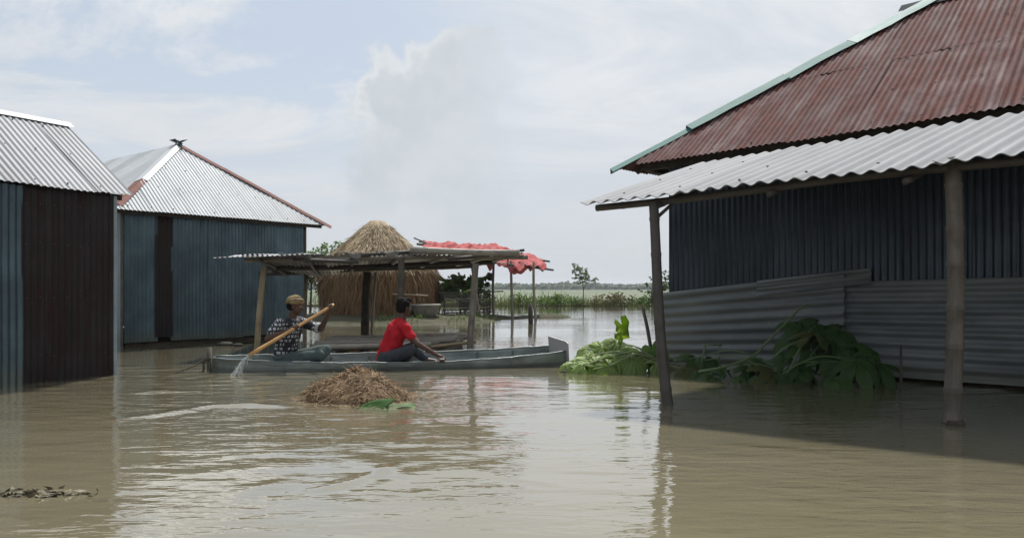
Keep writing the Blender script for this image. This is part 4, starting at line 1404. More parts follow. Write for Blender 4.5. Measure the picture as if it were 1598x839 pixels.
# ------------------------------------------------------------------ low open shelter over the boat
def shelter():
    h = thing('open_shelter', V3(-2.2, 13.6, 0), 'low open shelter with patched tin roof on bamboo posts behind the boat', 'shelter')
    Z = V3(0, 0, 1)

    def front(x):
        s = (x + 4.5) / 4.65
        return V3(x, 12.0 + 0.10 * s, 1.535 + 0.075 * s)

    def back(x):
        s = (x + 4.5) / 4.65
        xb = -5.05 + 4.3 * s
        return V3(xb, 15.5, 1.43 - 0.16 * math.exp(-((s - 0.24) / 0.16) ** 2) + 0.13 * s)

    def fp(U, W):
        F = np.stack([U, 12.0 + 0.10 * (U + 4.5) / 4.65, 1.535 + 0.075 * (U + 4.5) / 4.65], -1)
        s = (U + 4.5) / 4.65
        B = np.stack([-5.05 + 4.3 * s, np.full_like(U, 15.5), 1.43 - 0.16 * np.exp(-((s - 0.24) / 0.16) ** 2) + 0.13 * s], -1)
        w = W[..., None]
        return F * (1 - w) + B * w
    cuts = [-4.2, -3.55, -2.95, -2.25, -1.6, -0.95, -0.35, 0.14]
    mats = [OLD_TIN, OLD_TIN, PALE_TIN, OLD_TIN, PALE_TIN, PALE_TIN, PALE_TIN]
    for i in range(len(cuts) - 1):
        lo = random.uniform(-0.02, 0.05)
        corr('roof_sheet', fp, (0, 0, 1), cuts[i], cuts[i + 1] + 0.05, lo, 1.0 + random.uniform(-.03, .03), mats[i], h, amp=0.013, off=0.014 * (i % 2) + random.uniform(0, 0.01), wob=0.022, rows=7)
    # loose bright sheet curling up at the left corner
    def fl(U, W):
        x = -4.56 + 1.42 * U
        y = 11.78 + 1.0 * W
        z = 1.485 + 0.050 * U + 0.085 * W * (1 - 0.4 * U) - 0.05 * np.clip(0.25 - U, 0, 1)
        return np.stack([x, y, z], -1)
    corr('loose_sheet', fl, (0, 0, 1), 0.0, 1.0, 0.0, 1.0, ZINC, h, pitch=0.076 / 1.42, amp=0.006, wob=0.012, rows=5, off=0.04)
    # frame
    def post(ut, vt, ub, vb, Yp, r, m, zb=-0.4, name='post'):
        t = px(ut, vt, Yp); bt = px(ub, vb, Yp)
        dd = (bt - t) / (t[2] - bt[2])
        return pole(name, t + dd * (t[2] - zb), t, r, r * 0.9, m, h, node=0.36, bend=0.015)
    post(413, 415, 401, 556, 12.15, 0.050, BAMBOO_TAN)
    post(741, 411, 735, 556, 12.2, 0.056, BAMBOO_GREY)
    post(626, 401, 625, 556, 12.1, 0.056, WOOD_GREY)
    post(575, 424, 569, 528, 15.1, 0.085, WOOD_DARK)
    post(586, 424, 581, 528, 15.3, 0.032, BAMBOO_GREY)
    post(477, 428, 477, 528, 15.2, 0.045, BAMBOO_GREY)
    pole('roof_beam', front(-4.2) + V3(0, 0.14, -0.060), front(0.25) + V3(0, 0.14, -0.060), 0.032, 0.036, BAMBOO_GREY, h, bend=0.02)
    pole('roof_beam', back(-4.4) + V3(0, -0.3, -0.06), back(0.2) + V3(0, -0.3, -0.06), 0.05, 0.045, BAMBOO_DARK, h)
    pole('roof_beam', (front(-4.1) + back(-4.1)) / 2 - Z * 0.07, (front(0.1) + back(0.1)) / 2 - Z * 0.07, 0.045, 0.045, BAMBOO_DARK, h)
    for x in (-3.9, -3.2, -2.5, -1.75, -1.05, -0.3, 0.1):
        f_, b_ = front(x), back(x)
        pole('rafter', f_ + (b_ - f_) * 0.01 - Z * 0.045, b_ - Z * 0.05, 0.026, 0.03, BAMBOO_DARK if x < -2.2 else BAMBOO_PALE, h)
    for a, bq, r, m in ((px(640, 390, 11.95), px(811, 394, 11.9), 0.050, BAMBOO_PALE), (px(636, 395, 12.2), px(745, 393, 12.3), 0.034, BAMBOO_GREY), (px(556, 399, 12.1), px(662, 391, 12.2), 0.03, BAMBOO_DARK),
                        (px(458, 404, 11.92), px(560, 409, 11.95), 0.028, BAMBOO_DARK), (px(700, 404, 12.05), px(818, 390, 12.3), 0.024, BAMBOO_DARK)):
        pole('roof_pole', a, bq, r, r * 0.95, m, h, node=0.34)
    # frayed plastic and rag scraps hanging from the front edge
    scrap = M_plain('grey_plastic', (0.30, 0.29, 0.27), (0.16, 0.155, 0.15), 3, 0.6)
    r = np.random.default_rng(3)
    for x0, wd, dz in ((-2.75, 0.42, 0.09), (-2.1, 0.35, 0.07), (-1.45, 0.5, 0.06), (-3.6, 0.5, 0.10)):
        S, T = np.meshgrid(np.linspace(0, 1, 9), np.linspace(0, 1, 5))
        P = np.stack([x0 + wd * S, 11.93 + 0.03 * np.sin(7 * S + x0) + 0.04 * T, 1.575 + 0.016 * (x0 + 4.5) + 0.015 * np.sin(9 * S + x0 * 3) - dz * T * (0.6 + 0.5 * np.sin(5 * S + x0))], -1)
        solid(obj('plastic_scrap', P.reshape(-1, 3), grid_faces(5, 9), scrap, h), 0.004)


shelter()


def platform():
    h = thing('bamboo_platform', V3(-1.9, 12.8, 0), 'grey bamboo pole platform just above the water under the shelter', 'platform')
    r = random.Random(5)
    n = 15
    for i in range(n):
        t = i / (n - 1)
        y = 11.75 + 2.2 * t
        xl = -3.05 - 0.1 * t + r.uniform(-.12, .12); xr = -0.92 + 0.16 * t + r.uniform(-.08, .10)
        if t < 0.25: xr -= (0.25 - t) * 2.4
        z = 0.145 + 0.02 * t + r.uniform(-.012, .022)
        pole('platform_pole', V3(xl, y, z - 0.02 + r.uniform(-.012, .012)), V3(xr, y + r.uniform(-.03, .05), z + 0.025 + r.uniform(-.02, .035)), 0.044, 0.038, BAMBOO_PALE if r.random() < 0.75 else BAMBOO_GREY, h, node=0.3, seg=8)
    for x in (-2.7, -1.9, -1.2):
        pole('bearer', V3(x, 11.7, 0.075), V3(x + 0.05, 14.0, 0.095), 0.045, 0.045, BAMBOO_DARK, h, seg=8)
        for y in (11.9, 13.7):
            pole('leg', V3(x + 0.02, y, -0.4), V3(x + 0.02, y, 0.06), 0.04, 0.04, BAMBOO_DARK, h, seg=8)
    pole('edge_pole', V3(-1.75, 11.62, 0.10), px(742, 533, 12.3), 0.03, 0.026, BAMBOO_TAN, h)
    lg = pole('log', px(664, 553, 12.0), px(722, 544, 12.1), 0.055, 0.055, WOOD_GREY, h, node=2)


platform()
print('middle done')

# ------------------------------------------------------------------ the boat
BA = unit(V3(0.98, 0.196, 0)); BB = V3(-BA[1], BA[0], 0)     # along the boat, across it away from the viewer
B0 = V3(-3.80, 9.86, 0.0)
BLEN = 4.60


def boat_section(t):
    s = t / BLEN
    hw = np.interp(t, [0, 0.25, 0.8, 1.5, 3.2, 4.2, 4.6], [0.13, 0.22, 0.32, 0.385, 0.39, 0.32, 0.27])
    zn = np.interp(t, [0, 0.5, 1.4, 2.6, 3.3, 4.0, 4.6], [0.178, 0.145, 0.112, 0.095, 0.112, 0.150, 0.205])
    zf = np.interp(t, [0, 0.5, 1.4, 2.6, 3.3, 4.0, 4.6], [0.182, 0.168, 0.160, 0.166, 0.178, 0.205, 0.245])
    return hw, zn, zf


def boat():
    h = thing('tin_boat', B0 + BA * BLEN / 2, 'long narrow grey tin boat carrying two people', 'boat')
    secs, near, far = [], [], []
    for t in np.linspace(0, BLEN, 47):
        hw, zn, zf = boat_section(t)
        c = B0 + BA * t
        Zv = V3(0, 0, 1)
        rake = 0.05 * max(0, 1 - t / 0.3)
        pts = []
        for (w, z) in ((1.0, zf), (1.02, zf - 0.045), (0.985, 0.06), (0.93, -0.03), (0.78, -0.105), (0.4, -0.125), (0.0, -0.13),
                       (-0.4, -0.125), (-0.78, -0.105), (-0.93, -0.03), (-0.985, 0.03), (-1.02, zn - 0.04), (-1.0, zn)):
            pts.append(c + BB * hw * w + Zv * (z + 0.004 * math.sin(t * 9 + w * 3) + 0.003 * math.sin(t * 23 + w * 7)) + BA * rake * (0.2 - z))
        secs.append(pts); near.append(pts[-1]); far.append(pts[0])
    strip('hull', secs, HULL, h, th=0.010, smooth=True)
    for rim in (near, far):
        v, f, uv = tube_data(np.array(rim), 0.011, 8)
        obj('gunwale', v, f, HULL, h, uv)
    # raised seams where the hull sheets overlap
    for i in (9, 19, 28, 38):
        sec = np.array(secs[i])
        cc = B0 + BA * (BLEN * i / 46)
        outw = (sec - cc); outw[:, 2] -= 0.02
        outw /= np.linalg.norm(outw, axis=1)[:, None]
        v, f, uv = tube_data(sec + outw * 0.006, 0.0075, 6)
        obj('seam', v, f, HULL, h, uv)
    # floor sheet inside, with low ribs
    fl = []
    for t in np.linspace(0.04, BLEN - 0.03, 30):
        hw = boat_section(t)[0] * 0.965
        fl.append([B0 + BA * t + BB * hw * w + V3(0, 0, 0.032 + 0.012 * w * w) for w in (-1, -0.5, 0, 0.5, 1)])
    strip('floor_sheet', fl, HULL, h, th=0.006, smooth=True)
    for t in np.arange(0.45, 4.4, 0.5):
        hw, zn, zf = boat_section(t)
        c = B0 + BA * t
        v, f, uv = tube_data(smooth_path([c + BB * hw * 0.955 + V3(0, 0, zf - 0.03), c + BB * hw * 0.93 + V3(0, 0, 0.075), c + BB * hw * 0.75 + V3(0, 0, 0.052), c - BB * hw * 0.75 + V3(0, 0, 0.052), c - BB * hw * 0.94 + V3(0, 0, 0.07), c - BB * hw * 0.955 + V3(0, 0, zn - 0.02)], 5), 0.013, 6)
        obj('rib', v, f, HULL, h, uv)
    # blunt left end and tall plate at the right end
    hw, zn, zf = boat_section(0)
    c = B0
    e = [c + BB * hw * w + V3(0, 0, z) + BA * 0.05 * (0.2 - z) for w, z in ((1, zf), (0.985, 0.02), (0.7, -0.115), (-0.7, -0.115), (-0.985, 0.02), (-1, zn))]
    solid(obj('bow_plate', np.array(e), [tuple(range(6))], HULL, h, smooth=False), 0.01)
    q = [(0.775, 10.43, -0.06), (0.755, 10.43, 0.31), (0.735, 10.46, 0.335), (0.52, 11.02, 0.375), (0.535, 11.02, 0.12), (0.60, 10.88, -0.06)]
    solid(obj('end_plate', np.array(q), [tuple(range(6))], HULL_PLATE, h, smooth=False), 0.014)


boat()

stk = pole('mooring_stake', V3(-3.845, 9.86, -0.4), V3(-3.86, 9.86, 0.30), 0.036, 0.034, WOOD_GREY, None, node=2)
tag(stk, 'short cut wooden stake at the left end of the boat', 'stake')
ROPE = M_plain('old_rope', (0.10, 0.075, 0.05), (0.06, 0.045, 0.03), 40, 0.9)
rope_pts = smooth_path([(-3.82, 9.815, 0.16), (-3.895, 9.80, 0.15), (-4.0, 9.68, 0.075), (-4.13, 9.55, 0.02), (-4.22, 9.45, -0.03)], 8)
v, f, uv = tube_data(rope_pts, 0.009, 6)
tag(obj('mooring_rope', v, f, ROPE, None, uv), 'thin brown rope running from the stake into the water', 'rope')
v, f, uv = tube_data(smooth_path([(-3.84, 9.80, 0.17), (-3.905, 9.79, 0.12), (-3.90, 9.78, 0.02), (-3.94, 9.73, -0.03)], 8), 0.014, 6)
tag(obj('mooring_rope', v, f, ROPE, None, uv), 'thick frayed rope end hanging down the stake', 'rope')


# ------------------------------------------------------------------ people
def capsule(p0, r0, p1, r1, seg=14, rings=4):
    p0, p1 = np.asarray(p0, float), np.asarray(p1, float)
    d = p1 - p0
    L = np.linalg.norm(d)
    d = d / L if L > 1e-6 else V3(0, 0, 1)
    pts, rad = [], []
    for i in range(rings + 1):
        a = math.pi / 2 * (1 - i / rings)
        pts.append(p0 - d * r0 * math.sin(a)); rad.append(max(r0 * math.cos(a), 1e-4))
    for i in range(rings + 1):
        a = math.pi / 2 * i / rings
        pts.append(p1 + d * r1 * math.sin(a)); rad.append(max(r1 * math.cos(a), 1e-4))
    ref = V3(0, 0, 1) if abs(d[2]) < 0.9 else V3(0, 1, 0)
    s = unit(np.cross(d, ref)); t = np.cross(s, d)
    ang = np.linspace(0, 2 * np.pi, seg, endpoint=False)
    vs = np.concatenate([p + r * (np.cos(ang)[:, None] * s + np.sin(ang)[:, None] * t) for p, r in zip(pts, rad)])
    fs = []
    n = len(pts)
    for i in range(n - 1):
        for j in range(seg):
            a = i * seg + j; b = i * seg + (j + 1) % seg
            fs.append((a, b, b + seg, a + seg))
    fs.append(tuple(range(seg))[::-1]); fs.append(tuple(range((n - 1) * seg, n * seg)))
    return vs, fs


def ellipsoid(c, rf, rs, rz, f, s, z, seg=18, rings=12):
    vs = []
    for i in range(rings + 1):
        th = math.pi * i / rings
        rr = max(math.sin(th), 1e-3)
        for j in range(seg):
            a = 2 * math.pi * j / seg
            vs.append(c + f * rf * rr * math.cos(a) + s * rs * rr * math.sin(a) + z * rz * math.cos(th))
    fs = []
    for i in range(rings):
        for j in range(seg):
            fs.append((i * seg + j, (i + 1) * seg + j, (i + 1) * seg + (j + 1) % seg, i * seg + (j + 1) % seg))
    fs.append(tuple(range(seg))); fs.append(tuple(range(rings * seg, (rings + 1) * seg))[::-1])
    return np.array(vs), fs


def fuse(name, shapes, voxel, mat, parent, smooth_iter=4, puff=None):
    """one continuous skin grown over overlapping volumes"""
    vs, fs, k = [], [], 0
    for v, f in shapes:
        vs.append(v); fs += [tuple(i + k for i in q) for q in f]; k += len(v)
    me = bpy.data.meshes.new(name)
    me.from_pydata([tuple(map(float, p)) for p in np.concatenate(vs)], [], fs)
    tmp = bpy.data.objects.new(name + '_tmp', me)
    COL.objects.link(tmp)
    rm = tmp.modifiers.new('Remesh', 'REMESH'); rm.mode = 'VOXEL'; rm.voxel_size = voxel; rm.adaptivity = 0
    sm = tmp.modifiers.new('Smooth', 'SMOOTH'); sm.iterations = smooth_iter; sm.factor = 0.5
    dg = bpy.context.evaluated_depsgraph_get()
    ev = tmp.evaluated_get(dg)
    m2 = bpy.data.meshes.new_from_object(ev, depsgraph=dg)
    bpy.data.objects.remove(tmp); bpy.data.meshes.remove(me)
    n = len(m2.vertices)
    co = np.empty(n * 3, dtype=np.float32); m2.vertices.foreach_get('co', co)
    co = co.reshape(-1, 3).astype(float)
    if puff is not None:
        no = np.empty(n * 3, dtype=np.float32); m2.vertices.foreach_get('normal', no)
        co = co + no.reshape(-1, 3) * puff(co)[:, None]
    c = (co.min(0) + co.max(0)) / 2
    m2.vertices.foreach_set('co', (co - c).astype(np.float32).ravel())
    m2.name = name
    m2.materials.clear(); m2.materials.append(mat)
    m2.polygons.foreach_set('use_smooth', np.ones(len(m2.polygons), dtype=bool))
    m2.update()
    o = bpy.data.objects.new(name, m2)
    COL.objects.link(o)
    place(o, parent, c)
    return o


SKIN = M_plain('brown_skin', (0.092, 0.047, 0.030), (0.070, 0.035, 0.023), 8, 0.5, 0.0, spec=0.4)
HAIR = M_plain('black_hair', (0.008, 0.007, 0.007), (0.014, 0.012, 0.011), 60, 0.9, 0.002, spec=0.1)
EYE_W = M_plain('eye', (0.45, 0.42, 0.38), (0.35, 0.32, 0.30), 5, 0.2)


def head_shapes(c, f, up):
    f = unit(f); s = unit(np.cross(up, f)); z = np.cross(f, s)
    P = lambda a, b, d: c + f * a + s * b + z * d
    sh = [ellipsoid(P(-0.012, 0, 0.032), 0.096, 0.076, 0.085, f, s, z),
          ellipsoid(P(0.022, 0, -0.035), 0.068, 0.062, 0.085, f, s, z),
          ellipsoid(P(0.048, 0, -0.092), 0.030, 0.034, 0.026, f, s, z),
          ellipsoid(P(0.074, 0, 0.022), 0.018, 0.050, 0.014, f, s, z),
          capsule(P(0.082, 0, 0.006), 0.010, P(0.106, 0, -0.030), 0.0135),
          ellipsoid(P(0.086, 0, -0.036), 0.014, 0.022, 0.010, f, s, z),
          ellipsoid(P(0.078, 0, -0.060), 0.014, 0.025, 0.008, f, s, z),
          ellipsoid(P(0.076, 0, -0.074), 0.013, 0.022, 0.008, f, s, z)]
    for sg in (-1, 1):
        sh.append(ellipsoid(P(-0.008, sg * 0.077, -0.010), 0.021, 0.010, 0.033, f, s, z))
        sh.append(ellipsoid(P(0.060, sg * 0.034, -0.032), 0.024, 0.020, 0.022, f, s, z))
    return sh, P, (f, s, z)


def eyes(P, fr, parent):
    f, s, z = fr
    for sg in (-1, 1):
        v, fc = ellipsoid(P(0.075, sg * 0.031, 0.004), 0.011, 0.012, 0.009, f, s, z, 10, 8)
        obj('eye', v, fc, EYE_W, parent)


def grip(at, pd, wrist, rp, thumb_side=1):
    """hand closed round a bar through `at` along pd, wrist position given"""
    pd = unit(pd)
    w = wrist - at; w = w - (w @ pd) * pd; w = unit(w)          # towards the wrist, across the bar
    n = np.cross(pd, w)
    R = rp + 0.009
    sh = []
    pal = at + w * (R + 0.012)
    fr = ellipsoid(pal + w * 0.018, 0.040, 0.042, 0.016, w, pd, n, 14, 10)
    sh.append(fr)
    for i in range(4):
        off = (i - 1.5) * 0.0205
        rr = (0.0088, 0.0094, 0.0090, 0.0078)[i]
        span = (205, 225, 215, 190)[i]
        prev = at + pd * off + w * (R + 0.026) + n * 0.010
        for k in range(5):
            a = math.radians(18 + span * k / 4)
            q = at + pd * off * (1 - 0.05 * k) + (w * math.cos(a) + n * math.sin(a)) * R
            sh.append(capsule(prev, rr * (1.05 - 0.05 * k), q, rr * (1.0 - 0.05 * k), 8, 3))
            prev = q
    t0 = pal + pd * 0.034 * thumb_side + w * 0.02 - n * 0.004
    t1 = at + pd * 0.044 * thumb_side + (w * 0.75 - n * 0.66) * (R + 0.006)
    t2 = at + pd * 0.030 * thumb_side + (-w * 0.25 - n * 0.97) * (R + 0.003)
    sh += [capsule(t0, 0.013, t1, 0.0115, 8, 3), capsule(t1, 0.0115, t2, 0.009, 8, 3)]
    sh.append(capsule(wrist, 0.027, pal + w * 0.03, 0.024, 12, 3))
    return sh


def foot(ankle, toe):
    ankle, toe = np.asarray(ankle, float), np.asarray(toe, float)
    d = unit(toe - ankle); s = unit(np.cross(d, (0, 0, 1)))
    sh = [capsule(ankle, 0.038, ankle + (toe - ankle) * 0.75, 0.030, 12, 3)]
    for i in range(5):
        a = ankle + (toe - ankle) * 0.72 + s * (i - 2) * 0.015
        sh.append(capsule(a, 0.013, a + d * (0.055 - 0.007 * abs(i - 1)), 0.010 if i else 0.013, 8, 3))
    return sh


def limb(*a):
    """chain of capsules: p, r, p, r ..."""
    out = []
    for i in range(0, len(a) - 2, 2):
        out.append(capsule(a[i], a[i + 1], a[i + 2], a[i + 3], 14, 3))
    return out


def wrinkle(seed, amp, fx=26):
    return lambda co: amp * (wnoise(co[:, 0] * 1.0 + co[:, 1] * 0.6, co[:, 2], seed, 9, fx * 0.4, fx) + 0.6 * wnoise(co[:, 0] - co[:, 1], co[:, 2] * 1.5, seed + 1, 7, fx, fx * 2.0))


def M_cloth(name, c1, c2, rough=0.85):
    return M_plain(name, c1, c2, 14, rough, 0.002, spec=0.15)


def shirt_pattern():
    m, k, bs = mat_new('black_shirt_white_squares')
    tc = k.new('ShaderNodeTexCoord').outputs['Object']
    w = k.noise(tc, 5.0, 2, 0.5)
    x, y, z = k.sep(tc)
    v = k.comb(k.math('ADD', k.math('ADD', x, k.math('MULTIPLY', y, 0.75)), k.math('MULTIPLY', w, 0.03)), k.math('ADD', z, k.math('MULTIPLY', w, 0.03)), 0.0)
    br = k.new('ShaderNodeTexBrick')
    k.put(br.inputs['Vector'], v)
    br.offset = 0.5; br.offset_frequency = 2; br.squash = 0.6; br.squash_frequency = 3
    br.inputs['Scale'].default_value = 1.0
    br.inputs['Brick Width'].default_value = 0.058
    br.inputs['Row Height'].default_value = 0.052
    br.inputs['Mortar Size'].default_value = 0.0105
    br.inputs['Mortar Smooth'].default_value = 0.1
    br.inputs['Color1'].default_value = (0.50, 0.50, 0.52, 1)
    br.inputs['Color2'].default_value = (0.26, 0.27, 0.30, 1)
    br.inputs['Mortar'].default_value = (0.012, 0.012, 0.018, 1)
    vo = k.new('ShaderNodeTexVoronoi'); vo.inputs['Scale'].default_value = 13.0
    k.put(vo.inputs['Vector'], v)
    keep = k.ramp(k.sep(vo.outputs['Color'])[0], 0.30, 0.34)
    col = k.mix(keep, (0.014, 0.014, 0.02), br.outputs['Color'])
    k.l.new(col, bs.inputs['Base Color'])
    bs.inputs['Roughness'].default_value = 0.85
    return m


def paddler():
    hip = V3(-2.94, 10.02, 0.145)
    h = thing('person', V3(hip[0], hip[1], 0.04), 'person in black shirt with white squares and tan headcloth, paddling', 'person')
    neck = V3(-2.84, 10.0, 0.655); chest = V3(-2.88, 10.01, 0.49); belly = V3(-2.925, 10.02, 0.29)
    hc = V3(-2.795, 9.985, 0.825)
    hs, P, fr = head_shapes(hc, V3(1, -0.03, -0.14), V3(0.10, 0, 1))
    shN, shF = V3(-2.955, 9.85, 0.605), V3(-2.785, 10.16, 0.615)
    elN, elF = V3(-3.075, 9.74, 0.415), V3(-2.49, 10.10, 0.525)
    hdN, hdF = V3(-2.714, 9.72, 0.567), V3(-2.333, 9.95, 0.819)
    pd = unit(hdF - hdN)
    wrN = hdN + V3(-0.075, -0.005, -0.035); wrF = hdF + V3(-0.03, 0.03, -0.075)
    tors = [capsule(hip + V3(0, 0, 0.02), 0.135, belly, 0.125), capsule(belly, 0.12, chest, 0.135), capsule(chest, 0.135, chest + V3(0.03, 0, 0.07), 0.11),
            capsule(shN + V3(0.03, 0.03, 0), 0.058, shF + V3(-0.02, -0.02, 0), 0.058)]
    kN, kF = V3(-2.46, 9.86, 0.20), V3(-2.45, 10.16, 0.245)
    hN, hF = hip + V3(0.02, -0.10, -0.02), hip + V3(0.02, 0.10, -0.02)
    aN, aF = V3(-2.62, 10.10, 0.085), V3(-2.56, 9.95, 0.085)
    arms = limb(shN, 0.050, elN, 0.040, wrN, 0.027) + limb(shF, 0.050, elF, 0.040, wrF, 0.027)
    legs = limb(hN, 0.085, kN, 0.058, aN, 0.040) + limb(hF, 0.085, kF, 0.058, aF, 0.040)
    skin = hs + [capsule(hc + V3(-0.03, 0, -0.07), 0.052, neck + V3(0, 0, -0.03), 0.056)] + tors + arms + legs
    skin += grip(hdN, pd, wrN, 0.020, 1) + grip(hdF, pd, wrF, 0.018, -1) + foot(aN, aN + V3(-0.17, 0.06, -0.02)) + foot(aF, aF + V3(-0.16, -0.06, -0.02))
    body = fuse('body', skin, 0.0055, SKIN, h, 3)
    eyes(P, fr, h)
    g = lambda s, d: [capsule(*q) for q in s]
    sh = [capsule(hip + V3(0, 0, -0.035), 0.155, belly, 0.147), capsule(belly, 0.145, chest, 0.155), capsule(chest, 0.153, chest + V3(0.03, 0, 0.075), 0.122),
          capsule(shN + V3(0.03, 0.03, 0), 0.073, shF + V3(-0.02, -0.02, 0), 0.073)]
    mN = shN + (elN - shN) * 0.62; mF = shF + (elF - shF) * 0.72
    sh += [capsule(shN, 0.070, mN, 0.064), capsule(shF, 0.070, mF, 0.062)]
    fuse('shirt', sh, 0.008, shirt_pattern(), h, 5, wrinkle(3, 0.0035))
    cf = unit(elF - shF)
    v, f, uv = tube_data([mF + cf * 0.02, mF + cf * 0.065], [0.066, 0.066], 14, False)
    solid(obj('sleeve_cuff', v, f, M_cloth('white_cuff', (0.42, 0.42, 0.44), (0.34, 0.34, 0.36)), h, uv), 0.006)
    TR = M_cloth('grey_green_trousers', (0.085, 0.11, 0.105), (0.055, 0.075, 0.075))
    lg = [capsule(hip + V3(0, -0.05, -0.02), 0.135, hip + V3(0, 0.05, -0.02), 0.135)]
    lg += limb(hN, 0.102, kN, 0.077, kN + (aN - kN) * 0.8, 0.062) + limb(hF, 0.102, kF, 0.077, kF + (aF - kF) * 0.8, 0.062)
    fuse('trousers', lg, 0.009, TR, h, 5, wrinkle(8, 0.004))
    # wound headcloth: cap and thick twisted roll, with a tail behind the neck
    f, s, z = fr
    CL = M_cloth('tan_headcloth', (0.25, 0.185, 0.10), (0.14, 0.10, 0.055))
    cs = [ellipsoid(P(-0.016, 0, 0.062), 0.106, 0.090, 0.075, f, s, z)]
    for j in range(18):
        a0, a1 = 2 * math.pi * j / 18, 2 * math.pi * (j + 1) / 18
        q = lambda a, k: P(-0.012 + 0.098 * math.cos(a), 0.084 * math.sin(a), 0.045 + 0.012 * math.cos(a) + k)
        cs.append(capsule(q(a0, 0.010 * math.sin(5 * a0)), 0.021, q(a1, 0.010 * math.sin(5 * a1)), 0.021, 8, 3))
        cs.append(capsule(q(a0, 0.034) * 0.97 + hc * 0.03, 0.016, q(a1, 0.034) * 0.97 + hc * 0.03, 0.016, 8, 3))
    cs += [ellipsoid(P(0.0, 0.0, 0.115), 0.06, 0.055, 0.03, f, s, z)]
    fuse('headcloth', cs, 0.006, CL, h, 2, wrinkle(5, 0.0025, 70))
    hr = [ellipsoid(P(-0.045, 0, 0.0), 0.072, 0.082, 0.075, f, s, z)]
    fuse('hair', hr, 0.007, HAIR, h, 2, wrinkle(6, 0.003, 120))
    # the bamboo he paddles with
    tipp = hdN - pd * 0.66
    pa = pole('paddle_pole', tipp, hdF + pd * 0.05, 0.0235, 0.018, BAMBOO_PADDLE, None, node=0.21, seg=12, bulge=0.13)
    tag(pa, 'yellow bamboo pole held in both hands of the paddling person', 'paddle')
    return tipp, pd


TIP, PDIR = paddler()


def passenger():
    hip = V3(-1.66, 10.30, 0.145)
    h = thing('person', V3(hip[0], hip[1], 0.04), 'person in a red shirt sitting in the boat, back half turned', 'person')
    belly = V3(-1.62, 10.30, 0.29); chest = V3(-1.535, 10.30, 0.47); neck = V3(-1.465, 10.31, 0.635)
    hc = V3(-1.437, 10.335, 0.795)
    hs, P, fr = head_shapes(hc, V3(0.74, 0.66, -0.10), V3(0.06, 0.04, 1))
    shN, shF = V3(-1.415, 10.155, 0.555), V3(-1.56, 10.44, 0.575)
    elN = V3(-1.235, 10.06, 0.335)
    t = (-0.985 - B0[0]) / BA[0]
    rimp = B0 + BA * t - BB * boat_section(t)[0]
    hdN = V3(rimp[0], rimp[1], boat_section(t)[1] + 0.014)
    wrN = hdN + V3(-0.06, 0.045, 0.062)
    elF = V3(-1.36, 10.52, 0.36)
    kN, kF = V3(-1.335, 10.09, 0.245), V3(-1.34, 10.46, 0.25)
    hdF = kF + V3(0.03, -0.05, 0.085); wrF = hdF + V3(-0.045, 0.02, 0.035)
    tors = [capsule(hip + V3(0, 0, 0.02), 0.13, belly, 0.12), capsule(belly, 0.118, chest, 0.132), capsule(chest, 0.132, chest + V3(0.035, 0, 0.07), 0.108),
            capsule(shN + V3(-0.02, 0.03, 0), 0.056, shF + V3(0.02, -0.03, 0), 0.056)]
    hN, hF = hip + V3(0.02, -0.10, -0.02), hip + V3(0.02, 0.10, -0.02)
    aN, aF = V3(-1.44, 10.30, 0.085), V3(-1.15, 10.42, 0.085)
    arms = limb(shN, 0.049, elN, 0.039, wrN, 0.026) + limb(shF, 0.049, elF, 0.039, wrF, 0.026)
    legs = limb(hN, 0.085, kN, 0.058, aN, 0.040) + limb(hF, 0.085, kF, 0.058, aF, 0.040)
    skin = hs + [capsule(hc + V3(-0.025, -0.02, -0.07), 0.052, neck + V3(0, 0, -0.03), 0.056)] + tors + arms + legs
    skin += grip(hdN, BA, wrN, 0.012, 1) + grip(hdF, V3(0.2, 1, 0), wrF, 0.045, 1) + foot(aN, aN + V3(-0.16, 0.05, -0.02)) + foot(aF, aF + V3(0.16, 0.02, -0.02))
    fuse('body', skin, 0.0055, SKIN, h, 3)
    eyes(P, fr, h)
    RED = M_cloth('red_shirt', (0.46, 0.018, 0.028), (0.37, 0.012, 0.020))
    sh = [capsule(hip + V3(-0.005, 0, -0.055), 0.148, belly, 0.142), capsule(belly, 0.140, chest, 0.153), capsule(chest, 0.151, chest + V3(0.035, 0, 0.075), 0.120),
          capsule(shN + V3(-0.02, 0.03, 0), 0.072, shF + V3(0.02, -0.03, 0), 0.072), capsule(neck + V3(-0.008, 0, -0.05), 0.075, neck + V3(-0.004, 0, -0.008), 0.066)]
    sh += [capsule(shN, 0.070, shN + (elN - shN) * 0.60, 0.068), capsule(shF, 0.070, shF + (elF - shF) * 0.6, 0.066)]
    fuse('shirt', sh, 0.008, RED, h, 5, wrinkle(13, 0.0065, 20))
    TR = M_cloth('dark_grey_trousers', (0.060, 0.066, 0.075), (0.040, 0.045, 0.052))
    lg = [capsule(hip + V3(0, -0.05, -0.02), 0.132, hip + V3(0, 0.05, -0.02), 0.132)]
    lg += limb(hN, 0.102, kN, 0.079, kN + (aN - kN) * 0.8, 0.062) + limb(hF, 0.102, kF, 0.079, kF + (aF - kF) * 0.8, 0.062)
    fuse('trousers', lg, 0.009, TR, h, 5, wrinkle(18, 0.004))
    f, s, z = fr
    hr = [ellipsoid(P(-0.026, 0, 0.046), 0.100, 0.090, 0.092, f, s, z), ellipsoid(P(-0.055, 0, -0.01), 0.064, 0.080, 0.075, f, s, z), ellipsoid(P(0.035, 0, 0.095), 0.058, 0.066, 0.040, f, s, z)]
    fuse('hair', hr, 0.006, HAIR, h, 1, wrinkle(16, 0.006, 110))


passenger()


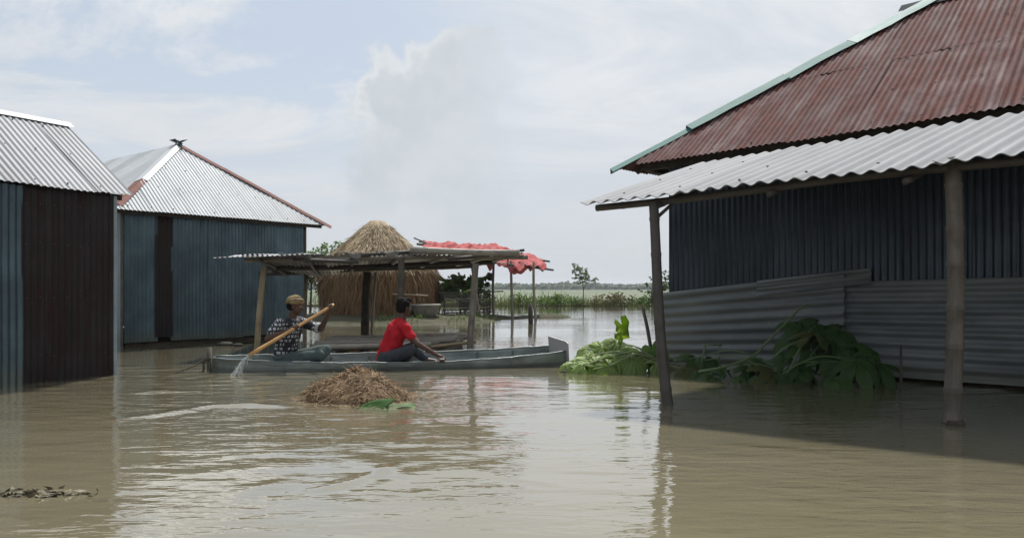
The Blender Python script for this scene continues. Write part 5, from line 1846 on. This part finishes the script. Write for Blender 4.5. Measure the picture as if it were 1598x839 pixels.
def splash():
    m, k, bs = mat_new('falling_water')
    bs.inputs['Base Color'].default_value = (0.80, 0.82, 0.80, 1)
    bs.inputs['Roughness'].default_value = 0.08
    bs.inputs['IOR'].default_value = 1.33
    bs.inputs['Transmission Weight'].default_value = 0.75
    r = np.random.default_rng(2)
    shapes = []
    land_p = V3(TIP[0] - 0.11, TIP[1] - 0.10, 0.0)
    for j in range(9):
        a = TIP + V3(r.normal() * 0.012, r.normal() * 0.012, -0.005)
        e = land_p + V3(r.normal() * 0.035, r.normal() * 0.03, 0)
        path = smooth_path([a, a + (e - a) * 0.35 + V3(-0.012, 0, 0.028), a + (e - a) * 0.7 + V3(-0.006, 0, 0.012), e], 5)
        v, f, uv = tube_data(path, np.linspace(0.004, 0.010, len(path)) * r.uniform(0.6, 1.2), 6)
        shapes.append((v, f))
    for j in range(60):
        q = r.uniform(0, 1)
        c = TIP * (1 - q) + land_p * q + V3(r.normal() * 0.035 + 0.02 * (r.uniform() < 0.4), r.normal() * 0.03, r.normal() * 0.02)
        c[2] = max(c[2], 0.008)
        rr = r.uniform(0.003, 0.008)
        shapes.append(ellipsoid(c, rr, rr, rr * 1.5, V3(1, 0, 0), V3(0, 1, 0), V3(0, 0, 1), 7, 5))
    vs, fs, kk = [], [], 0
    for v, f in shapes:
        vs.append(v); fs += [tuple(i + kk for i in q) for q in f]; kk += len(v)
    o = obj('water_splash', np.concatenate(vs), fs, m, None)
    tag(o, 'water streaming and dripping from the end of the bamboo pole', 'splash', kind='stuff')


splash()


# ------------------------------------------------------------------ toppled papaya plants
def papaya_leaf_mesh(seed, droop=0.5, lobes=7, notch=0.62):
    r = np.random.default_rng(seed)
    na, nr_ = 85, 7
    th = np.linspace(-2.75, 2.75, na)
    ph = (th + 2.75) / 5.5 * lobes
    k = np.abs((ph % 1.0) - 0.5) * 2                           # 0 on a midrib, 1 in a notch
    idx = np.floor(np.clip(ph, 0, lobes - 1e-6)).astype(int)
    ln = 1.0 - 0.38 * np.abs((idx + 0.5) / lobes - 0.5) * 2
    side = 0.10 * np.maximum(0, np.cos((k - 0.38) * 13)) * (k < 0.72)
    R = ln * np.clip(1.0 - notch * k ** 1.7 + side * 0.7, 0.42, 1.0)
    vs = [V3(0, 0, 0)]
    tilt = r.normal(size=lobes) * 0.22
    for i in range(1, nr_ + 1):
        q = i / nr_
        for j in range(na):
            rr = R[j] * q
            x, y = rr * math.cos(th[j]), rr * math.sin(th[j])
            z = -droop * rr ** 2 * (1 + tilt[idx[j]]) + 0.05 * (k[j] - 0.4) * q + 0.10 * q * (1 - q)
            sh = 1 - 0.28 * droop * rr * rr
            vs.append(V3(x * sh, y * sh, z + 0.018 * math.sin(9 * rr + j)))
    fs = [(0, 1 + j, 2 + j) for j in range(na - 1)]
    for i in range(nr_ - 1):
        for j in range(na - 1):
            a = 1 + i * na + j
            fs.append((a, a + na, a + na + 1, a + 1))
    return mesh_from('papaya_leaf', np.array(vs), fs)


LEAF_SUN = M_leaf('papaya_leaf_sunlit', (0.175, 0.27, 0.065), (0.25, 0.335, 0.11), (0.30, 0.37, 0.17), 0.34, 3.0, 0.5)  # sunlit copy of the leaf: pale undersides plus sunlight put into the colour
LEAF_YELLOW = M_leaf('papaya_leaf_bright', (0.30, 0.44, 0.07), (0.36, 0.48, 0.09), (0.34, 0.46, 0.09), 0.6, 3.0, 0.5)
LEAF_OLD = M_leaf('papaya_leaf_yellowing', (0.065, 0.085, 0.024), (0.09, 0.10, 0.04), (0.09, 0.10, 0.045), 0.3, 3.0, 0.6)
LEAF_SHADE = M_leaf('papaya_leaf_shaded', (0.034, 0.075, 0.023), (0.060, 0.108, 0.036), (0.07, 0.105, 0.05), 0.3, 3.0, 0.5)  # shaded copy of the leaf: the porch shade is darkened into its colour
STEM_PALE = M_plain('papaya_stem_pale', (0.26, 0.30, 0.16), (0.20, 0.24, 0.11), 8, 0.5)
STEM_DARK = M_plain('papaya_stem_dark', (0.12, 0.17, 0.075), (0.085, 0.125, 0.05), 8, 0.5)
LEAVES = [papaya_leaf_mesh(i, (0.35, 0.6, 0.85, 0.5, 0.75)[i], (7, 5, 7, 5, 6)[i], (0.55, 0.42, 0.52, 0.40, 0.46)[i]) for i in range(5)] + [papaya_leaf_mesh(5, 0.2, 5, 0.48)]


def mat_leaf_mesh(me, mat):
    m = me.copy(); m.materials.clear(); m.materials.append(mat)
    return m


def papaya(label, base, trunk, leaves, lm, sm, seed):
    """leaves: (position, normal-ish direction, size, variant, petiole start or None)"""
    h = thing('papaya_plant', base, label, 'plant')
    r = random.Random(seed)
    mesh = {}
    if trunk is not None:
        stick('trunk', smooth_path(trunk, 8), 0.05, 0.032, sm, h, 9)
    for (p, nrm, size, var, start, *mm) in leaves:
        mt = mm[0] if mm else lm
        key = (var, mt.name)
        if key not in mesh: mesh[key] = mat_leaf_mesh(LEAVES[var], mt)
        o = bpy.data.objects.new('leaf', mesh[key])
        COL.objects.link(o)
        n = Vector(nrm).normalized()
        q = n.to_track_quat('Z', 'Y')
        o.parent = h
        o.location = tuple(np.asarray(p, float) - WLOC[h.name])
        o.rotation_mode = 'QUATERNION'
        from mathutils import Quaternion
        spin = Quaternion((0, 0, 1), r.uniform(0, 6.28) if len(mm) < 2 else mm[1])
        o.rotation_quaternion = q @ spin
        o.scale = (size, size, size)
        if start is not None:
            s, e = np.asarray(start, float), np.asarray(p, float)
            mid = (s + e) / 2 + V3(0, 0, 0.14 * np.linalg.norm(e - s))
            stick('petiole', smooth_path([s, mid, e], 7), 0.011, 0.007, sm, h, 6)
    return h


# pale sunlit plant beside the boat's end
root = gp(1038, 578)
L1 = []
rr = random.Random(4)
for (u_, v_, Y_, nrm, sz, var) in ((897, 566, 9.75, (-0.5, -0.3, 0.8), 0.20, 1), (918, 560, 9.9, (-0.3, -0.5, 0.8), 0.26, 2), (940, 545, 10.0, (-0.1, -0.55, 0.85), 0.30, 2), (962, 537, 10.05, (0.1, -0.5, 0.9), 0.30, 4),
                                   (988, 548, 10.0, (0.3, -0.4, 0.9), 0.28, 2), (930, 570, 9.6, (-0.2, -0.6, 0.7), 0.26, 4), (958, 562, 9.6, (0, -0.6, 0.8), 0.30, 2), (985, 566, 9.6, (0.1, -0.6, 0.8), 0.28, 1),
                                   (1008, 566, 9.7, (0.3, -0.5, 0.8), 0.24, 4), (885, 574, 9.7, (-0.4, -0.5, 0.8), 0.17, 3), (1022, 570, 9.65, (0.2, -0.3, 0.9), 0.22, 3), (908, 574, 9.55, (-0.3, -0.5, 0.8), 0.20, 1), (950, 574, 9.45, (0.1, -0.7, 0.6), 0.24, 2), (975, 553, 9.8, (-0.2, -0.6, 0.7), 0.26, 4), (915, 548, 10.1, (-0.4, -0.3, 0.9), 0.22, 3), (1011, 574, 9.75, (0.1, -0.7, 0.6), 0.2, 1)):
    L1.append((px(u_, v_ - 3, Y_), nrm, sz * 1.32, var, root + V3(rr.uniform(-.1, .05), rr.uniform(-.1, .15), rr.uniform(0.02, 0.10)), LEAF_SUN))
L1.append((px(1022, 556, 9.9), (0.1, -0.9, 0.35), 0.25, 5, px(1030, 572, 9.8), LEAF_BUSH, 1.2))
L1.append((px(1008, 562, 9.85), (-0.3, -0.85, 0.4), 0.20, 0, px(1030, 572, 9.8), LEAF_BUSH, 2.0))
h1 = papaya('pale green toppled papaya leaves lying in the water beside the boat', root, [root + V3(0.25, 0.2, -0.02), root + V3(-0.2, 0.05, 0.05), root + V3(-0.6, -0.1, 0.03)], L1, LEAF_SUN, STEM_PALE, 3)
# one lobed leaf standing up against the light
out = [(968.6, 493.2), (977, 491.7), (984, 502.5), (981.7, 512.6), (982.5, 527), (971.7, 529), (969.3, 538), (965.5, 538), (964, 530.5), (958.5, 527.3), (958.5, 520.4),
       (964.7, 522), (960.8, 515), (962.4, 508.7), (959.3, 503.3), (960.8, 498), (965.5, 501), (971, 507)]
cen = [(971, 512), (968, 520), (974, 500), (967, 530)]
P_ = []
for (u_, v_) in out + cen:
    q_ = px(u_, v_, 10.0)
    dx_ = (u_ - 969) / 14.0
    q_[1] += 0.05 * dx_ * dx_ + 0.05 * math.sin((v_ - 490) * 0.12) + (0.02 if (u_, v_) in cen else 0)
    P_.append(q_)
F_ = [(0, 1, 20), (1, 2, 20), (2, 3, 18), (2, 18, 20), (3, 4, 19), (3, 19, 18), (4, 5, 19), (5, 6, 21), (5, 21, 19), (6, 7, 21), (7, 8, 21), (8, 9, 19), (8, 19, 21), (9, 10, 19), (10, 11, 19), (11, 12, 18), (11, 18, 19),
      (12, 13, 18), (13, 14, 16), (14, 15, 16), (13, 16, 17), (13, 17, 18), (17, 20, 18), (17, 0, 20)]
lf_ = solid(obj('leaf', np.array(P_), F_, LEAF_YELLOW, h1), 0.003)
lf_['label'] = 'upright bright yellow green lobed leaf'
stick('petiole', smooth_path([px(1000, 565, 9.9), px(980, 552, 9.95), px(967, 536, 10.0)], 6), 0.010, 0.006, STEM_PALE, h1, 6)

# dark plant in the shade of the porch
root2 = px(1235, 592, 8.7)
L2 = []
rr = random.Random(9)
spots = [(1070, 575, 9.2, .24, 1), (1090, 583, 9.0, .22, 2), (1112, 586, 8.9, .22, 1), (1130, 578, 9.0, .22, 3), (1150, 588, 8.8, .2, 2), (1168, 574, 8.9, .24, 4), (1185, 562, 8.9, .24, 2), (1180, 590, 8.7, .2, 1),
         (1205, 580, 8.7, .24, 2), (1228, 590, 8.6, .22, 4), (1225, 560, 8.8, .26, 2), (1250, 575, 8.6, .28, 4), (1255, 540, 8.9, .30, 2), (1250, 512, 9.0, .28, 2), (1275, 505, 9.0, .30, 4), (1290, 530, 8.8, .34, 2),
         (1280, 565, 8.6, .32, 4), (1310, 515, 8.9, .34, 1), (1325, 540, 8.7, .32, 2), (1310, 570, 8.5, .30, 4), (1335, 562, 8.4, .34, 2), (1345, 578, 8.4, .30, 2), (1370, 570, 8.45, .30, 4), (1362, 548, 8.6, .28, 2), (1075, 560, 9.5, .26, 3), (1100, 562, 9.4, .22, 1), (1300, 590, 8.4, .24, 1), (1383, 584, 8.4, .22, 2), (1270, 590, 8.5, .22, 1), (1268, 522, 8.75, .24, 4)]
for (u_, v_, Y_, sz, var) in spots:
    nrm = (rr.gauss(0, 0.35), -0.5 + rr.gauss(0, 0.25), 0.75)
    st_ = root2 + V3(rr.uniform(-.25, .1), rr.uniform(-.1, .1), rr.uniform(0.0, 0.12))
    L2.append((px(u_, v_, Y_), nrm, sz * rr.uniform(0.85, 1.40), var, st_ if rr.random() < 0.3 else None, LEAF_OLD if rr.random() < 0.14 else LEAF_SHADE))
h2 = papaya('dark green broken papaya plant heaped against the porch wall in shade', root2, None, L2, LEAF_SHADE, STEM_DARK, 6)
stick('stalk', smooth_path([px(1190, 541, 8.8), px(1225, 505, 8.8), px(1248, 482, 8.8), px(1262, 475, 8.8)], 6), 0.014, 0.010, STEM_DARK, h2)
stick('stalk', smooth_path([px(1207, 558, 8.6), px(1228, 540, 8.6), px(1260, 528, 8.6)], 6), 0.013, 0.009, STEM_DARK, h2)
stick('stalk', smooth_path([px(1090, 580, 8.8), px(1130, 572, 8.75), px(1170, 558, 8.75), px(1190, 543, 8.8)], 6), 0.016, 0.012, STEM_DARK, h2)

# sticks in the water
tag(stick('slanting_stick', [px(1003, 480, 10.3), px(1010, 510, 10.2), px(1016, 545, 10.15), px(1020, 590, 10.1)], 0.022, 0.026, BAMBOO_DARK), 'thin dark stick slanting up from the pale papaya leaves', 'stick')
p = gp(1406, 604)
tag(stick('upright_stick', [p - V3(0, 0, 0.3), p + V3(0, 0, 0.1), p + V3(-0.005, 0, 0.45)], 0.016, 0.014, BAMBOO_DARK), 'thin upright stick right of the shaded papaya plant', 'stick')
fr_ = thing('stick_frame', px(1112, 575, 9.3), 'small crooked frame of thin sticks against the porch wall left end', 'frame')
stick('stick', [px(1092, 580, 9.3), px(1101, 538, 9.35)], 0.010, 0.010, STEM_DARK, fr_)
stick('stick', [px(1122, 580, 9.3), px(1123, 538, 9.35)], 0.010, 0.010, STEM_DARK, fr_)
stick('stick', [px(1098, 538, 9.33), px(1127, 538, 9.33)], 0.009, 0.009, STEM_DARK, fr_)

# ------------------------------------------------------------------ small floating things
def blade(label, spine, across, mat, seed):
    """broad leaf lying along spine; `across` gives half width vectors along it"""
    sp = smooth_path(spine, 8); ac = smooth_path(across, 8)
    n = len(sp)
    secs = []
    for i in range(n):
        t = i / (n - 1)
        secs.append([sp[i] + ac[i] * q + V3(0, 0, 0.010 * math.sin(7 * t + 5 * q + seed) - 0.012 * (1 - q * q)) for q in (-1, -0.6, -0.2, 0.2, 0.6, 1)])
    o = strip('fallen_leaf', secs, mat, None, 0.003, True)
    return tag(o, label, 'leaf')


BAN = M_leaf('banana_leaf_green', (0.040, 0.100, 0.026), (0.058, 0.13, 0.032), (0.05, 0.11, 0.035), 0.2, rough=0.85)
BAN2 = M_leaf('banana_leaf_pale', (0.075, 0.12, 0.05), (0.14, 0.18, 0.10), (0.10, 0.14, 0.075), 0.1, rough=0.85)
blade('dark green leaf piece at the foot of the straw pile', [gp(558, 637), gp(574, 635) + V3(0, 0, 0.012), gp(590, 635) + V3(0, 0, 0.03), gp(606, 636) + V3(0, 0, 0.03)],
      [V3(0, 0.01, 0.002), V3(0.0, 0.04, 0.022), V3(0.03, 0.05, 0.045), V3(0.05, 0.04, 0.045)], BAN, 1)
blade('pale curled leaf piece floating right of the straw pile', [gp(598, 637), gp(614, 635) + V3(0, 0, 0.008), gp(632, 634) + V3(0, 0, 0.014), gp(648, 634) + V3(0, 0, 0.01)],
      [V3(0.01, 0.02, 0.004), V3(0, 0.06, 0.014), V3(0, 0.06, 0.016), V3(-0.01, 0.03, 0.008)], BAN2, 2)
DEB = M_plain('wet_debris', (0.20, 0.175, 0.11), (0.06, 0.05, 0.034), 9, 0.6)
for (u_, v_, w_, n_, lab) in ((18, 770, 0.22, 46, 'small raft of floating leaf litter at the left frame edge'), (92, 772, 0.16, 34, 'little clump of floating leaf litter near the left bottom corner')):
    r = np.random.default_rng(u_)
    c = gp(u_, v_)
    cs = c + np.stack([r.normal(size=n_) * w_ * 0.55, r.normal(size=n_) * 0.035, np.abs(r.normal(size=n_)) * 0.012 + 0.006], -1)
    v, f = leaves_mesh(cs, 0.06, r, 2.0)
    v[:, 2] = np.maximum(c[2] - 0.01, c[2] + (v[:, 2] - c[2]) * 0.6)
    tag(obj('leaf_litter', v, f, DEB, None, smooth=False), lab, 'debris')
for o in list(COL.objects):
    base_name = o.name.split('.')[0]
    if o.parent is None and 'category' in o:
        grp = {'bush': 'bushes behind the flood water', 'tree': 'treetops behind the haystack', 'tin_house': 'tin houses on the left', 'mooring_rope': 'ropes at the boat stake',
               'fallen_leaf': 'leaf pieces by the straw pile', 'leaf_litter': 'floating leaf litter', 'papaya_plant': 'toppled papaya plants', 'person': 'people in the boat',
               'rubble_lump': 'rubble at the house base'}.get(base_name)
        if grp: o['group'] = grp

# ------------------------------------------------------------------ air
v, f = box_mesh((0, 290, 6.0), (1490, 0, 0), (0, 1195, 0), (0, 0, 8.0))
hz = obj('haze', v, f, M_haze(0.0003), None, smooth=False)
tag(hz, 'thin humid haze over the flooded land', 'haze', kind='stuff')
print('all done')
